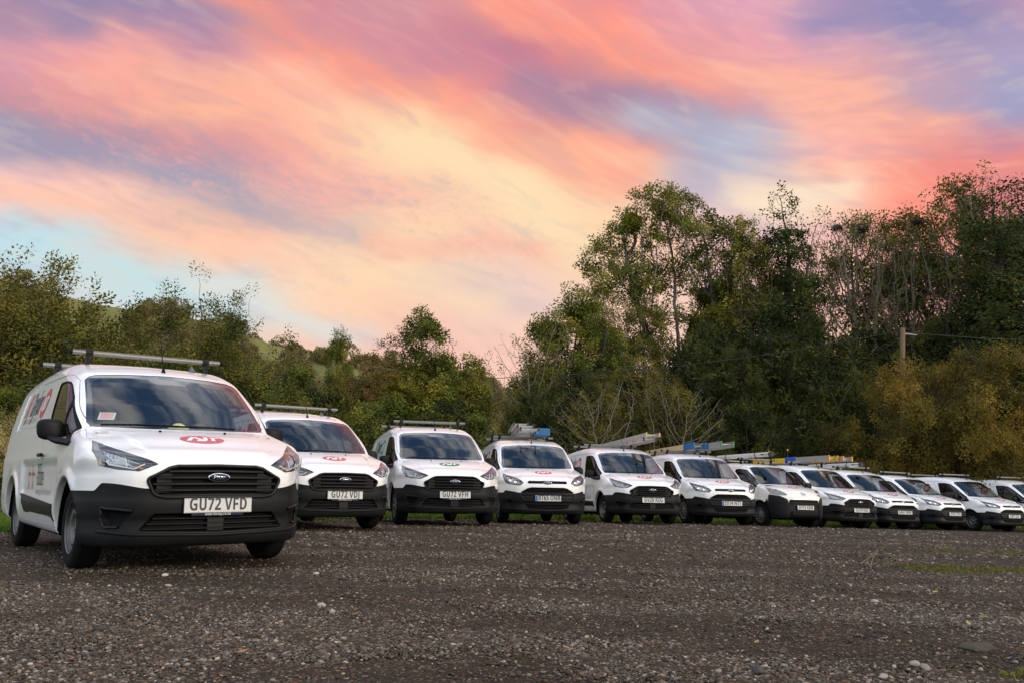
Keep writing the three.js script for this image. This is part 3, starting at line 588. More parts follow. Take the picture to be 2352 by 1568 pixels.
function buildVan(newFace, bar = true) {
  const field = vanField, van = new THREE.Group(), yb = pchip(newFace ? [[0, 0.60], [0.46, 0.634], [0.486, 0.634], [0.768, 0.674], [0.815, 0.616], [1, 0.616]] : [[0, 0.60], [0.5, 0.606], [0.535, 0.608], [0.74, 0.648], [0.79, 0.660], [0.835, 0.614], [1, 0.614]]);
  const fr = (P) => (x, y, z) => (x > 0.1 ? polyDist(P, z, y) : 1), frA = (P) => (x, y, z) => (x > 0.1 ? polyDist(P, Math.abs(z), y) : 1);
  const sd = (P) => (x, y, z) => (Math.abs(z) > 0.6 ? polyDist(P, x, y) : 1);
  let T = rawVan, R;
  const take = (g, fine = 0.007) => { const [i, o] = cut(T, g, fine, field); T = o; return i; };
  const liner = take((x, y, z) => Math.max(Math.min(...VAN.arches.map(([ax]) => Math.hypot(x - ax, y - 0.33))) - 0.389, Math.abs(z) - 0.872), 0.02);
  const under = take((x, y, z) => y - (x > 0.4 ? 0.2 : 0.258), 0.03);
  const gWind = (x, y, z) => (x > -1.0 && y > 1.09 ? polyDist(P_WIND, z, y) : 1), wind = take(gWind);
  const gBump = (x, y, z) => Math.max(y - yb(Math.abs(z)), 0.2 - x), gGrille = newFace ? fr(P_HEX) : (x, y, z) => (x > 0.1 ? Math.min(polyDist(P_SLOT, z, y), polyDist(P_TRAP, z, y)) : 1);
  const grille = take(gGrille, 0.006);
  const gLamp = frA(newFace ? P_LAMP_NEW : P_LAMP_OLD), lamps = take(gLamp, 0.005);
  let bumper = take(gBump, 0.006);
  const gWin = sd(P_SIDEWIN), wins = take(gWin, 0.008);
  const gTri = sd(P_MIRRORTRI), tris = take(gTri, 0.01);
  const gMould = sd(P_MOULD), mould = take(gMould, 0.01);
  const bonnetAll = take((x, y, z) => (y > 0.86 ? polyDist(P_BONNET, z, x) : 1), 0.006);
  const gB = (x, y, z) => polyDist(P_BONNET, z, x) + 0.0024, [bonnet, gapB] = cut(bonnetAll, gB, 0.004, field);
  const doors = take(sd(P_DOOR), 0.006), gD = (x, y, z) => polyDist(P_DOOR, x, y) + 0.0026, [door, gapD] = cut(doors, gD, 0.005, field);
  const slides = take(sd(P_SLIDE), 0.006), gS = (x, y, z) => polyDist(P_SLIDE, x, y) + 0.0025, [slide, gapS] = cut(slides, gS, 0.005, field);
  // painted shell
  const body = mesh('body', skin(T, field), M.paint, van);
  mesh('bonnet_seam', sunk(gapB, (x, y, z) => polyDist(P_BONNET, z, x), field, 0.005, 0.003), M.gap, body);
  for (const s of [0, 1]) { mesh('door_seam', sunk(bothSides(gapD)[s], (x, y, z) => polyDist(P_DOOR, x, y), field, 0.005, 0.003), M.gap, body); mesh('door_seam', sunk(bothSides(gapS)[s], (x, y, z) => polyDist(P_SLIDE, x, y), field, 0.005, 0.003), M.gap, body); }
  const bon = mesh('bonnet', skin(bonnet, field), M.paint, van);
  for (const z of [0.27, -0.27]) mesh('washer_jet', new THREE.SphereGeometry(0.012, 10, 8).scale(1.3, 0.8, 1).translate(0.19, field.atY(0.19, z) + 0.006, z), M.blackDeep, bon);
  for (const s of [0, 1]) for (const q of pickTri(bothSides(liner)[s], (x) => x > -1.3)) mesh('wheel_arch', skin(q, field), M.liner, van);
  mesh('underbody', merge([skin(under, field), box(-3.3, 0.55, 0.215, 0.30, -0.60, 0.60), box(-0.5, 0.45, 0.19, 0.26, -0.35, 0.3)]), M.liner, van);  // underside skin plus unseen dark boxes, placed to block light beneath the van
  const fronts = bothSides(door), slideSides = bothSides(slide), winSides = bothSides(wins), mouldSides = bothSides(mould), lampSides = bothSides(lamps), triSides = bothSides(tris);
  [0, 1].forEach((s) => {
    const sg = s ? -1 : 1;
    const d = mesh('front_door', skin(fronts[s], field), M.paint, van);
    const [glassT, sealT] = cut(winSides[s], (x, y, z) => Math.max(gWin(x, y, z) + 0.016, 0.013 - Math.abs((x + 0.47) * 0.88 + (y - 1.24) * 0.47)), 0.008, field);
    mesh('side_window', skin(glassT, field, -0.008), M.tint, d);
    mesh('window_seal', skin(sealT, field, -0.001), M.blackDeep, d);
    const hz = field.atZ(-1.08, 0.905);
    mesh('door_handle', merge([new RoundedBoxGeometry(0.16, 0.032, 0.03, 3, 0.012).translate(-1.08, 0.908, sg * (hz + 0.026)), box(-1.15, -1.13, 0.897, 0.92, sg > 0 ? hz - 0.01 : -hz - 0.02, sg > 0 ? hz + 0.02 : -hz + 0.01)]), M.black, d);
    mesh('door_moulding', skin(mouldSides[s], field, 0.006), M.black, van);
    mesh('sliding_door', skin(slideSides[s], field), M.paint, van);
    // wing mirror: base triangle, arm and housing
    const mir = new THREE.Group(); mir.name = 'wing_mirror'; van.add(mir);
    const hs = new THREE.SphereGeometry(1, 28, 20), hp = hs.attributes.position;
    for (let i = 0; i < hp.count; i++) { const f = (q, e) => Math.sign(q) * Math.pow(Math.abs(q), e); let x = f(hp.getX(i), 0.55) * 0.062, y = f(hp.getY(i), 0.62) * 0.088, z = f(hp.getZ(i), 0.62) * 0.106; x -= z * z * 2.2 * (x > 0 ? 1 : 0.2); z += y * 0.12; if (x < -0.03) x = -0.03; hp.setXYZ(i, x, y, z); }
    hs.computeVertexNormals();
    mesh('mirror_housing', hs.clone().translate(-0.46, 1.108, sg * 0.97), M.black, mir);
    mesh('mirror_glass', new THREE.PlaneGeometry(0.17, 0.14).rotateY(-Math.PI / 2).translate(-0.493, 1.108, sg * 0.97), M.chrome, mir);
    mesh('mirror_base', merge([skin(triSides[s], field, 0.004), bent([[-0.03, 0.985, sg * 0.885], [-0.16, 1.0, sg * 0.915], [-0.32, 1.018, sg * 0.955], [-0.44, 1.05, sg * 0.985]], 0.03, 8)]), M.black, mir);
    // headlamp
    const lamp = new THREE.Group(); lamp.name = 'headlamp'; van.add(lamp);
    const PR = newFace ? P_LAMP_REFLECTOR : P_LAMP_OLD_R, gR = (x, y, z) => polyDist(PR, Math.abs(z), y), [refT, darkT] = cut(lampSides[s], gR, 0.006, field);
    mesh('lens', skin(lampSides[s], field, 0.001), M.lens, lamp);
    const deep = (x, y, z) => 0.03 * sstep(0, 0.012, -gLamp(x, y, z));
    mesh('reflector', sunk(refT, gR, field, 0.028, 0.03, (x, y, z) => deep(x, y, z) + 0.0035 * Math.sin(Math.abs(z) * 330 + y * 60) * sstep(0, 0.01, -gR(x, y, z))), M.reflector, lamp);
    const [whiteT, dark2] = cut(darkT, (x, y, z) => (newFace ? Math.max(Math.abs(z) * -1 + 0.774, -gLamp(x, y, z) * -1 - 0.001) : 1), 0.008, field);
    mesh('bezel', sunk(dark2, gLamp, field, 0.026, 0.012), M.lampDark, lamp);
    if (whiteT.length) mesh('lamp_side', sunk(whiteT, gLamp, field, 0.02, 0.012), M.trim, lamp);
    if (newFace) {
      mesh('light_strip', flipZ(bead(field, dense([[0.768, 0.838], [0.750, 0.808], [0.612, 0.781], [0.598, 0.785], [0.532, 0.823]], 0.03), 0.0055, false, -0.014), sg), M.drl, lamp);
      mesh('divider', flipZ(bead(field, dense([[0.652, 0.875], [0.655, 0.80]], 0.02), 0.005, false, -0.02), sg), M.drl, lamp);
    }
    mesh('indicator', new THREE.SphereGeometry(0.013, 12, 10).scale(0.5, 0.7, 1.5).translate(field.atX(0.785, 0.56) - 0.024, newFace ? 0.783 : 0.795, sg * 0.555), M.amber, lamp);
    if (!newFace) for (const [z, y, r] of [[0.70, 0.868, 0.042], [0.615, 0.833, 0.036]]) mesh('lamp_bowl', new THREE.SphereGeometry(r, 18, 12, 0, 6.2832, 0, 1.5).rotateZ(-1.57 + 3.1416).scale(0.4, 1, 1).translate(field.atX(y, z) - 0.05, y, sg * z), M.chrome, lamp);
  });
  // windscreen: glass inside a black printed border
  const ws = new THREE.Group(); ws.name = 'windscreen'; van.add(ws);
  const [pane, border] = cut(wind, (x, y, z) => polyDist(P_GLASS, z, y), 0.007, field);
  mesh('glass', skin(pane, field, -0.003), M.glass, ws); mesh('black_border', skin(border, field, -0.003), M.frit, ws);
  for (const [z0, z1, dy] of [[0.18, -0.42, 0], [0.66, 0.08, 0.004]]) mesh('wiper', bead(field, dense([[z0, 1.131 + dy], [(z0 + z1) / 2, 1.135 + dy], [z1, 1.131 + dy]], 0.06), 0.008, false, 0.014), M.blackDeep, ws);
  // bumper and lower openings
  if (newFace) {
    const gL = fr(P_LOWGRILLE), gF = frA(P_FOG); let low, fog;
    [low, bumper] = cut(bumper, gL, 0.007, field); [fog, bumper] = cut(bumper, gF, 0.007, field);
    const b = mesh('bumper', skin(bumper, field), M.black, van);
    const lg = mesh('lower_grille', sunk(low, gL, field, 0.05, 0.03), M.blackDeep, van);
    for (const [y, w] of [[0.415, 0.46], [0.375, 0.50], [0.338, 0.53]]) mesh('slat', slat(field, y, y, w, w, 0.012, 0.011), M.slat, lg);
    mesh('centre_panel', new RoundedBoxGeometry(0.02, 0.13, 0.13, 2, 0.005).translate(0.862, 0.378, 0.0), M.slat, lg);
    for (const sg of [1, -1]) {
      const [ft] = pickTri(fog, (x, y, z) => z * sg > 0);
      const f = mesh('fog_pocket', sunk(ft, gF, field, 0.035, 0.02), M.blackDeep, b);
      mesh('fog_trim', flipZ(bead(field, dense([[0.60, 0.470], [0.70, 0.482], [0.768, 0.486], [0.764, 0.41], [0.742, 0.350], [0.672, 0.350]], 0.04), 0.011, false, 0.003), sg), M.slat, b);
    }
    mesh('bumper_lip', bead(field, dense([[-0.78, 0.318], [-0.6, 0.300], [0, 0.284], [0.6, 0.300], [0.78, 0.318]], 0.06), 0.014, false, -0.002), M.black, b);
    // hexagonal grille
    const gr = new THREE.Group(); gr.name = 'grille'; van.add(gr);
    mesh('grille_back', sunk(grille, gGrille, field, 0.055, 0.03), M.blackDeep, gr);
    mesh('grille_frame', bead(field, dense(P_HEX.filter((_, i) => i !== 9 && i !== 0 && i !== 8), 0.05, true), 0.0135, true, 0.004), M.slat, gr);
    for (const [y, w] of [[0.770, 0.37], [0.722, 0.455], [0.674, 0.475], [0.628, 0.462], [0.590, 0.41]]) mesh('slat', slat(field, y, y - 0.004, w, w, 0.006, 0.017), M.slat, gr);
    for (const z of [-0.39, 0.39]) mesh('grille_blank', new RoundedBoxGeometry(0.012, 0.16, 0.12, 2, 0.004).rotateY(z > 0 ? 0.16 : -0.16).translate(0.825, 0.68, z), M.slat, gr);
    badge(van, 0.896, 0.719, -0.02);
  } else {
    const gL = fr(P_LOW_OLD), gF = (x, y, z) => (x > 0.1 ? Math.hypot(Math.abs(z) - 0.722, y - 0.428) - 0.052 : 1); let low, fog;
    [low, bumper] = cut(bumper, gL, 0.007, field); [fog, bumper] = cut(bumper, gF, 0.006, field);
    const b = mesh('bumper', skin(bumper, field), M.black, van);
    const lg = mesh('lower_grille', sunk(low, gL, field, 0.05, 0.03), M.blackDeep, van);
    for (const [y, w] of [[0.36, 0.42], [0.328, 0.40]]) mesh('slat', slat(field, y, y, w, w, 0.010, 0.011), M.slat, lg);
    for (const sg of [1, -1]) {
      const [ft] = pickTri(fog, (x, y, z) => z * sg > 0);
      mesh('fog_pocket', sunk(ft, gF, field, 0.035, 0.02), M.blackDeep, b);
      mesh('fog_trim', flipZ(bead(field, ROUND(0.055, 16).map(([a, c]) => [0.722 + a, 0.428 + c]), 0.006, true, 0.002), sg), M.slat, b);
    }
    mesh('bumper_beam', merge([bead(field, dense([[-0.55, 0.565], [-0.5, 0.6], [0.5, 0.6], [0.55, 0.565], [0.47, 0.462], [-0.47, 0.462]], 0.05, true), 0.016, true, 0.006), bead(field, dense([[-0.5, 0.578], [0.5, 0.578]], 0.05), 0.02, false, 0.004)]), M.slat, b);
    mesh('bumper_lip', bead(field, dense([[-0.78, 0.308], [-0.6, 0.282], [0, 0.262], [0.6, 0.282], [0.78, 0.308]], 0.06), 0.014, false, -0.002), M.black, b);
    const gr = new THREE.Group(); gr.name = 'grille'; van.add(gr);
    mesh('grille_back', sunk(grille, gGrille, field, 0.04, 0.02), M.blackDeep, gr);
    mesh('grille_frame', merge([bead(field, dense(P_SLOT.filter((_, i) => i !== 4 && i !== 0 && i !== 5 && i !== 9), 0.05, true), 0.006, true, 0.002), bead(field, dense([[-0.535, 0.618], [-0.4, 0.694], [-0.33, 0.711], [0.33, 0.711], [0.4, 0.694], [0.535, 0.618]], 0.05), 0.008, false, 0.003)]), M.slat, gr);
    for (const [y, w] of [[0.822, 0.36], [0.685, 0.39], [0.655, 0.44], [0.628, 0.49]]) mesh('slat', slat(field, y, y - 0.003, w, w, 0.006, 0.011), M.slat, gr);
    badge(van, 0.871, 0.806, 0.12);
  }
  // inside: dashboard, seats, bulkhead, steering wheel, roof lining
  const inn = new THREE.Group(); inn.name = 'cabin'; van.add(inn);
  const dash = new THREE.Shape([[-0.42, 0.55], [-0.42, 0.98], [-0.36, 1.055], [-0.1, 1.085], [0.06, 1.07], [0.1, 0.55]].map((p) => new THREE.Vector2(...p)));
  mesh('dashboard', new THREE.ExtrudeGeometry(dash, { depth: 1.46, bevelEnabled: false }).translate(0, 0, -0.73), M.interior, inn);
  for (const z of [0.37, -0.37]) mesh('seat', merge([new RoundedBoxGeometry(0.16, 0.62, 0.48, 3, 0.05).rotateZ(0.2).translate(-1.12, 0.92, z), new RoundedBoxGeometry(0.5, 0.14, 0.48, 3, 0.05).translate(-0.85, 0.6, z), new RoundedBoxGeometry(0.09, 0.18, 0.26, 3, 0.035).rotateZ(0.12).translate(-1.20, 1.33, z)]), M.seat, inn);
  mesh('steering_wheel', merge([new THREE.TorusGeometry(0.185, 0.016, 10, 32).rotateY(Math.PI / 2).rotateZ(0.42).translate(-0.56, 1.02, 0.37), rod([-0.56, 1.02, 0.37], [-0.3, 0.9, 0.37], 0.04)]), M.interior, inn);
  const bulk = new THREE.Shape([[-0.84, 0.3], [0.84, 0.3], [0.86, 1.05], [0.76, 1.5], [0.66, 1.68], [0.4, 1.745], [-0.4, 1.745], [-0.66, 1.68], [-0.76, 1.5], [-0.86, 1.05]].map((p) => new THREE.Vector2(...p)));
  mesh('bulkhead', new THREE.ExtrudeGeometry(bulk, { depth: 0.02, bevelEnabled: false }).rotateY(Math.PI / 2).translate(-1.42, 0, 0), M.interior, inn);
  const lining = [T, door].flatMap((t) => pickTri(t, (x, y, z) => x > -1.42 && x < -0.02 && y > 0.85)[0]);
  mesh('lining', skin(lining, field, -0.022), M.interior, inn);
  mesh('cabin_floor', box(-1.42, 0.2, 0.30, 0.33, -0.8, 0.8), M.interior, inn);
  for (const z of [0.33, -0.33]) mesh('sun_visor', new RoundedBoxGeometry(0.16, 0.012, 0.42, 2, 0.005).rotateZ(0.35).translate(-0.83, 1.59, z), M.roofLining, inn);
  mesh('rear_view_mirror', new RoundedBoxGeometry(0.03, 0.06, 0.22, 2, 0.012).translate(-0.62, 1.49, 0), M.interior, inn);
  // aerials
  const ay = field.atY(-0.80, 0);
  mesh('aerial', merge([new THREE.CylinderGeometry(0.006, 0.022, 0.07, 12).rotateZ(0.35).translate(-0.82, ay + 0.028, 0), rod([-0.835, ay + 0.05, 0], [-0.98, ay + 0.33, 0], 0.006, 0.0035, 6)]), M.blackDeep, van);
  if (newFace) { const fin = new THREE.SphereGeometry(1, 16, 12), fp = fin.attributes.position; for (let i = 0; i < fp.count; i++) { const y = Math.max(0, fp.getY(i)), t = 1 - y; fp.setXYZ(i, fp.getX(i) * 0.07 * (0.25 + 0.75 * t) - y * 0.04, y * 0.07, fp.getZ(i) * 0.03 * (0.2 + 0.8 * t)); } fin.computeVertexNormals(); mesh('aerial_fin', fin.translate(-1.25, field.atY(-1.25, -0.40) - 0.004, -0.40), M.gap, van); }
  return van;
}
function badge(van, x, y, tilt) {                            // blue oval with script lettering
  const b = new THREE.Group(); b.name = 'badge'; b.position.set(x, y, 0); b.rotation.z = tilt; van.add(b);
  const dome = (a, c, d) => new THREE.SphereGeometry(1, 32, 12, 0, 6.2832, 0, Math.PI / 2).rotateZ(-Math.PI / 2).scale(d, c, a);
  mesh('badge_rim', dome(0.086, 0.0335, 0.010), M.chrome, b); mesh('badge_oval', dome(0.0815, 0.030, 0.0145), M.badgeBlue, b);
  const t = letters(fontSerif, 'Ford', 0.033, 1.0, 0.4); t.translate(-(t.boundingBox.max.x + t.boundingBox.min.x) / 2, -0.016, 0);
  const p = t.attributes.position;
  for (let i = 0; i < p.count; i++) { const u = p.getX(i), v = p.getY(i); p.setXYZ(i, 0.0145 * Math.sqrt(Math.max(0, 1 - (u / 0.081) ** 2 - (v / 0.0295) ** 2)) + 0.001, v, -u); }
  t.computeVertexNormals(); mesh('lettering', t, M.chrome, b);
}
function numberPlate(van, text, x, y, euro, w = 0.52, h = 0.111, tilt = 0.05) {
  const p = new THREE.Group(); p.name = 'number_plate'; p.position.set(x, y, 0); p.rotation.z = tilt; van.add(p);
  mesh('plate', new RoundedBoxGeometry(0.012, h, w, 2, 0.004), M.plate, p);
  if (euro) mesh('blue_band', box(0.0063, 0.0075, -h / 2 + 0.004, h / 2 - 0.004, w / 2 - 0.048, w / 2 - 0.004), M.eu, p);
  const t = letters(fontBold, text, 0.094, 0.74), bb = t.boundingBox, sc = Math.min(1.0, (w - (euro ? 0.085 : 0.06)) / (bb.max.x - bb.min.x)), cx = (bb.max.x + bb.min.x) / 2, q = t.attributes.position;
  for (let i = 0; i < q.count; i++) q.setXYZ(i, 0.0078, q.getY(i) - 0.0345, -(q.getX(i) - cx) * sc - (euro ? 0.022 : 0));
  t.computeVertexNormals(); mesh('registration', t, M.plateInk, p);
  const f = [[0, -1], [0, 1]]; mesh('plate_border', merge([box(0.006, 0.0074, h / 2 - 0.006, h / 2 - 0.004, -w / 2 + 0.006, w / 2 - 0.006), box(0.006, 0.0074, -h / 2 + 0.004, -h / 2 + 0.006, -w / 2 + 0.006, w / 2 - 0.006)]), M.ink, p);
}
const decals = {};
function bonnetMark(van, field, mat, x0, key, r = 0.18) {
  const D = decals['b' + key] ??= { disc: onBonnet(field, refine(shapeOf([ROUND(r).map(([a, b]) => [a, b * 0.54])]), 0.05), x0, 0.0025), mark: onBonnet(field, refine(shapeOf(MARK.map((P) => P.map(([a, b]) => [a * r * 0.98, b * r * 0.56]))), 0.05), x0, 0.004) };
  const g = new THREE.Group(); g.name = 'bonnet_logo'; van.add(g);
  mesh('logo_disc', D.disc, mat, g); mesh('monogram', D.mark, M.sticker, g);
}
function sideLettering(van, field, mat, key, sides = [1, -1]) {
  for (const s of sides) {
    const g = new THREE.Group(); g.name = 'side_lettering'; van.add(g);
    const D = decals['s' + key + s] ??= (() => {
      // on one side the writing runs from the tail forward, on the other from the cab back
      const X = (x) => (s > 0 ? x : -3.0 - x + 0.0), at = (geo, x, y) => onSide(field, geo, s > 0 ? x : -1.55 - (x + 2.80), y, s);
      const h = 0.25, aj = letters(fontBold, 'AJ', h, 0.52, 0.20), ta = letters(fontBold, 'Taylor', h, 0.56, 0.14), sub = letters(fontSans, 'ELECTRICAL CONTRACTORS LTD', 0.045, 0.88);
      const disc = refine(shapeOf([ROUND(0.15)]), 0.05).translate(0.15, 0.15, 0), mk = refine(shapeOf(MARK.map((P) => P.map(([a, b]) => [a * 0.147 + 0.15, b * 0.147 + 0.15]))), 0.05);
      return { aj: at(aj, -2.83, 1.325), ta: at(ta, -2.575, 1.325), disc: at(disc, -1.93, 1.272), mk: onSide(field, mk, s > 0 ? -1.93 : -1.55 - (-1.93 + 2.80), 1.272, s, 0.004), sub: at(sub, -2.78, 1.255) };
    })();
    mesh('initials', D.aj, mat, g); mesh('name', D.ta, M.ink, g); mesh('logo_disc', D.disc, mat, g); mesh('monogram', D.mk, M.sticker, g); mesh('trade', D.sub, M.greyInk, g);
  }
}
function doorLettering(van, field, mat) {
  const D = decals.door ??= (() => {
    const at = (geo, x, y) => onSide(field, geo, x, y, 1);
    const cross = [], t2 = [];
    for (const x of [-1.86, -1.66]) { cross.push(at(shapeOf([[[0.035, -0.10], [0.05, -0.10], [0.05, 0.13], [0.035, 0.13]], [[0, 0.02], [0.09, 0.02], [0.09, 0.045], [0, 0.045]]]), x, 0.71)); t2.push(at(letters(fontBold, 'ELECTRIC', 0.026, 0.75), x + 0.055, 0.722), at(letters(fontBold, 'SAFE', 0.022, 0.8), x + 0.02, 0.625), at(letters(fontBold, 'REGISTER', 0.016, 0.8), x + 0.0, 0.595)); }
    return { num: merge([at(letters(fontSans, '01273', 0.08, 0.66), -1.37, 0.752), at(letters(fontSans, '600089', 0.12, 0.60), -1.40, 0.640)]), web: at(letters(fontSans, 'www.ajtaylor-electrical.co.uk', 0.05, 0.82), -1.42, 0.560), cross, small: t2 };
  })();
  const g = new THREE.Group(); g.name = 'door_lettering'; van.add(g);
  mesh('phone_number', D.num, M.ink, g); mesh('web_address', D.web, M.greyInk, g); D.cross.forEach((q) => mesh('scheme_mark', q, mat, g)); D.small.forEach((q) => mesh('scheme_name', q, M.greyInk, g));
}
function roofBar(van, field, x, y, halfLen, clampZ, extra = 0.0) {
  const g = new THREE.Group(); g.name = 'roof_bar'; van.add(g);
  mesh('tube', rod([x, y, -halfLen + 0.03], [x, y, halfLen - 0.03], 0.025, 0.025, 18), M.alu, g);
  for (const s of [1, -1]) {
    mesh('end_cap', rod([x, y, s * (halfLen - 0.032)], [x, y, s * halfLen], 0.0285, 0.026, 18), M.blackDeep, g);
    const ry = field.atY(x, s * (clampZ + 0.03));
    mesh('clamp', merge([new THREE.CylinderGeometry(0.035, 0.035, 0.062, 18).rotateX(Math.PI / 2).translate(x, y, s * clampZ), new THREE.ExtrudeGeometry(new THREE.Shape([[-0.03, 0], [0.03, 0], [0.02, -(y - ry)], [-0.05, -(y - ry) - 0.01]].map((p) => new THREE.Vector2(...p))), { depth: 0.03, bevelEnabled: false }).translate(x, y, s * clampZ - 0.015 + s * 0.012)]), M.black, g);
  }
}
// ---------------------------------------------------------------- the cream van of another make: short, rounded, with black corner bumpers
const CREAM = {
  x0: -3.12, x1: 0.76, y1: 1.72, wheelY: 0.31, arches: [[0, 0.365], [-2.513, 0.365]], k: [0.07, 0.15], crown: 0.06, blend: [0.72, 1.0],
  front: [[0, 0.745], [0.3, 0.732], [0.5, 0.69], [0.6, 0.64], [0.7, 0.535], [0.76, 0.44], [0.82, 0.32], [0.87, 0.18], [1.2, -0.2]],
  side: [[0.1, 0.75], [0.25, 0.81], [0.5, 0.85], [0.8, 0.858], [0.92, 0.85], [1.05, 0.835], [1.25, 0.80], [1.5, 0.725], [1.62, 0.68], [1.75, 0.6]],
  curve: [[0.5, 0.3], [0.95, 0.32], [1.1, 0.42], [1.4, 0.36], [1.62, 0.32], [1.9, 0.3]],
  profile: [[0.6, 0.2], [0.69, 0.225], [0.735, 0.29], [0.745, 0.4], [0.742, 0.55], [0.735, 0.68], [0.722, 0.765], [0.69, 0.82], [0.6, 0.90], [0.47, 0.965], [0.3, 1.02], [0.12, 1.065], [0.06, 1.085], [0.0, 1.122], [-0.3, 1.345], [-0.66, 1.585], [-0.76, 1.622],
    [-0.95, 1.66], [-1.3, 1.695], [-1.8, 1.705], [-2.4, 1.69], [-2.85, 1.65], [-3.0, 1.58], [-3.06, 1.3], [-3.09, 0.9], [-3.1, 0.5], [-3.05, 0.3], [-2.6, 0.25], [0.2, 0.21]],
  panel: (x, y) => -0.016 * sstep(-2.05, -1.95, x) * sstep(-0.38, -0.5, x) * sstep(0.42, 0.5, y) * sstep(0.86, 0.72, y),
};
function buildCreamVan() {
  const field = bodyField(CREAM), van = new THREE.Group();
  let T = surfaceNet(field, [...axis(-3.2, -0.9, 0.05), ...axis(-0.9, 0.84, 0.028).slice(1)], axis(0.12, 1.8, 0.028), axis(-0.96, 0.96, 0.028));
  const take = (g, fine = 0.008) => { const [i, o] = cut(T, g, fine, field); T = o; return i; };
  const fr = (P) => (x, y, z) => (x > 0.05 ? polyDist(P, z, y) : 1), frA = (P) => (x, y, z) => (x > 0.0 ? polyDist(P, Math.abs(z), y) : 1), sd = (P) => (x, y, z) => (Math.abs(z) > 0.5 ? polyDist(P, x, y) : 1);
  const liner = take((x, y, z) => Math.max(Math.min(...CREAM.arches.map(([ax]) => Math.hypot(x - ax, y - 0.31))) - 0.369, Math.abs(z) - 0.815), 0.02);
  const under = take((x, y, z) => y - 0.245, 0.03);
  const PW = half([[-0.001, 1.582], [0.40, 1.568], [0.54, 1.55], [0.592, 1.52], [0.715, 1.13], [0.715, 1.10], [0.68, 1.085], [0.4, 1.085], [-0.001, 1.088]]), PG = half([[-0.001, 1.562], [0.40, 1.55], [0.53, 1.53], [0.565, 1.505], [0.68, 1.14], [0.66, 1.105], [-0.001, 1.104]]);
  const wind = take((x, y, z) => (x > -0.9 && y > 1.06 ? polyDist(PW, z, y) : 1));
  const PL = [[0.80, 1.00], [0.82, 0.93], [0.80, 0.83], [0.66, 0.795], [0.50, 0.80], [0.47, 0.83], [0.58, 0.93], [0.70, 0.985]], gL = frA(PL), lamps = take(gL, 0.006);
  const PC = [[1.0, 0.64], [0.82, 0.66], [0.815, 0.82], [0.66, 0.79], [0.50, 0.70], [0.47, 0.60], [0.47, 0.1], [1.0, 0.1]], gC = (x, y, z) => (x > 0.22 ? polyDist(PC, Math.abs(z), y) : 1), corner = take(gC);
  const PM = half([[-0.001, 0.70], [0.44, 0.695], [0.475, 0.66], [0.475, 0.2], [-0.001, 0.2]]), mid = take(fr(PM));
  const PS = [[-1.10, 1.50], [-0.95, 1.515], [-0.70, 1.48], [-0.45, 1.33], [-0.22, 1.15], [-0.10, 1.02], [-0.2, 1.0], [-0.95, 1.02], [-1.06, 1.06], [-1.12, 1.45]], wins = take(sd(PS), 0.01);
  const PD = [[-1.22, 1.55], [-0.95, 1.57], [-0.72, 1.54], [-0.42, 1.37], [-0.18, 1.19], [0.0, 1.0], [-0.05, 0.75], [-0.12, 0.3], [-1.10, 0.3], [-1.12, 0.9]], dAll = take(sd(PD)), [door, gap] = cut(dAll, (x, y, z) => polyDist(PD, x, y) + 0.004, 0.006, field);
  const body = mesh('body', skin(T, field), M.cream, van);
  for (const s of [0, 1]) mesh('door_seam', sunk(bothSides(gap)[s], (x, y, z) => polyDist(PD, x, y), field, 0.008, 0.003), M.gap, body);
  for (const s of [0, 1]) for (const q of pickTri(bothSides(liner)[s], (x) => x > -1.25)) mesh('wheel_arch', skin(q, field), M.liner, van);
  mesh('underbody', merge([skin(under, field), box(-2.9, 0.4, 0.2, 0.30, -0.55, 0.55)]), M.liner, van);  // the unseen box between the wheels is there to block light
  const cornerSides = bothSides(corner), lampSides = bothSides(lamps), doorSides = bothSides(door), winSides = bothSides(wins);
  [0, 1].forEach((s) => {
    const sg = s ? -1 : 1;
    mesh('corner_bumper', (() => { const g = skin(cornerSides[s], field), p = g.attributes.position, n = g.attributes.normal; for (let i = 0; i < p.count; i++) { const d = 0.028 * sstep(0, 0.03, -gC(p.getX(i), p.getY(i), p.getZ(i))); p.setXYZ(i, p.getX(i) + n.getX(i) * d, p.getY(i) + n.getY(i) * d, p.getZ(i) + n.getZ(i) * d); } g.computeVertexNormals(); return g; })(), M.black, van);
    const d = mesh('front_door', skin(doorSides[s], field), M.cream, van);
    const gW = sd(PS), [g1, g2] = cut(winSides[s], (x, y, z) => gW(x, y, z) + 0.014, 0.01, field);
    mesh('side_window', skin(g1, field, -0.006), M.tint, d); mesh('window_seal', skin(g2, field, -0.001), M.blackDeep, d);
    const lamp = new THREE.Group(); lamp.name = 'headlamp'; van.add(lamp);
    mesh('lens', skin(lampSides[s], field, 0.001), M.lens, lamp);
    mesh('reflector', sunk(lampSides[s], gL, field, 0.045, 0.03), M.trim, lamp);
    mesh('lamp_bowl', new THREE.SphereGeometry(0.075, 20, 12, 0, 6.2832, 0, 1.5).rotateZ(1.57).scale(0.35, 1, 1).translate(field.atX(0.885, 0.66) - 0.05, 0.885, sg * 0.66), M.chrome, lamp);
    mesh('indicator', new THREE.SphereGeometry(0.03, 12, 8).scale(0.4, 1, 1).translate(field.atX(0.94, 0.755) - 0.03, 0.94, sg * 0.76), M.amber, lamp);
    const mir = new THREE.SphereGeometry(1, 22, 16), mp = mir.attributes.position; for (let i = 0; i < mp.count; i++) { const f = (q, e) => Math.sign(q) * Math.pow(Math.abs(q), e); mp.setXYZ(i, Math.max(-0.03, f(mp.getX(i), 0.6) * 0.055), f(mp.getY(i), 0.65) * 0.085, f(mp.getZ(i), 0.65) * 0.1); } mir.computeVertexNormals();
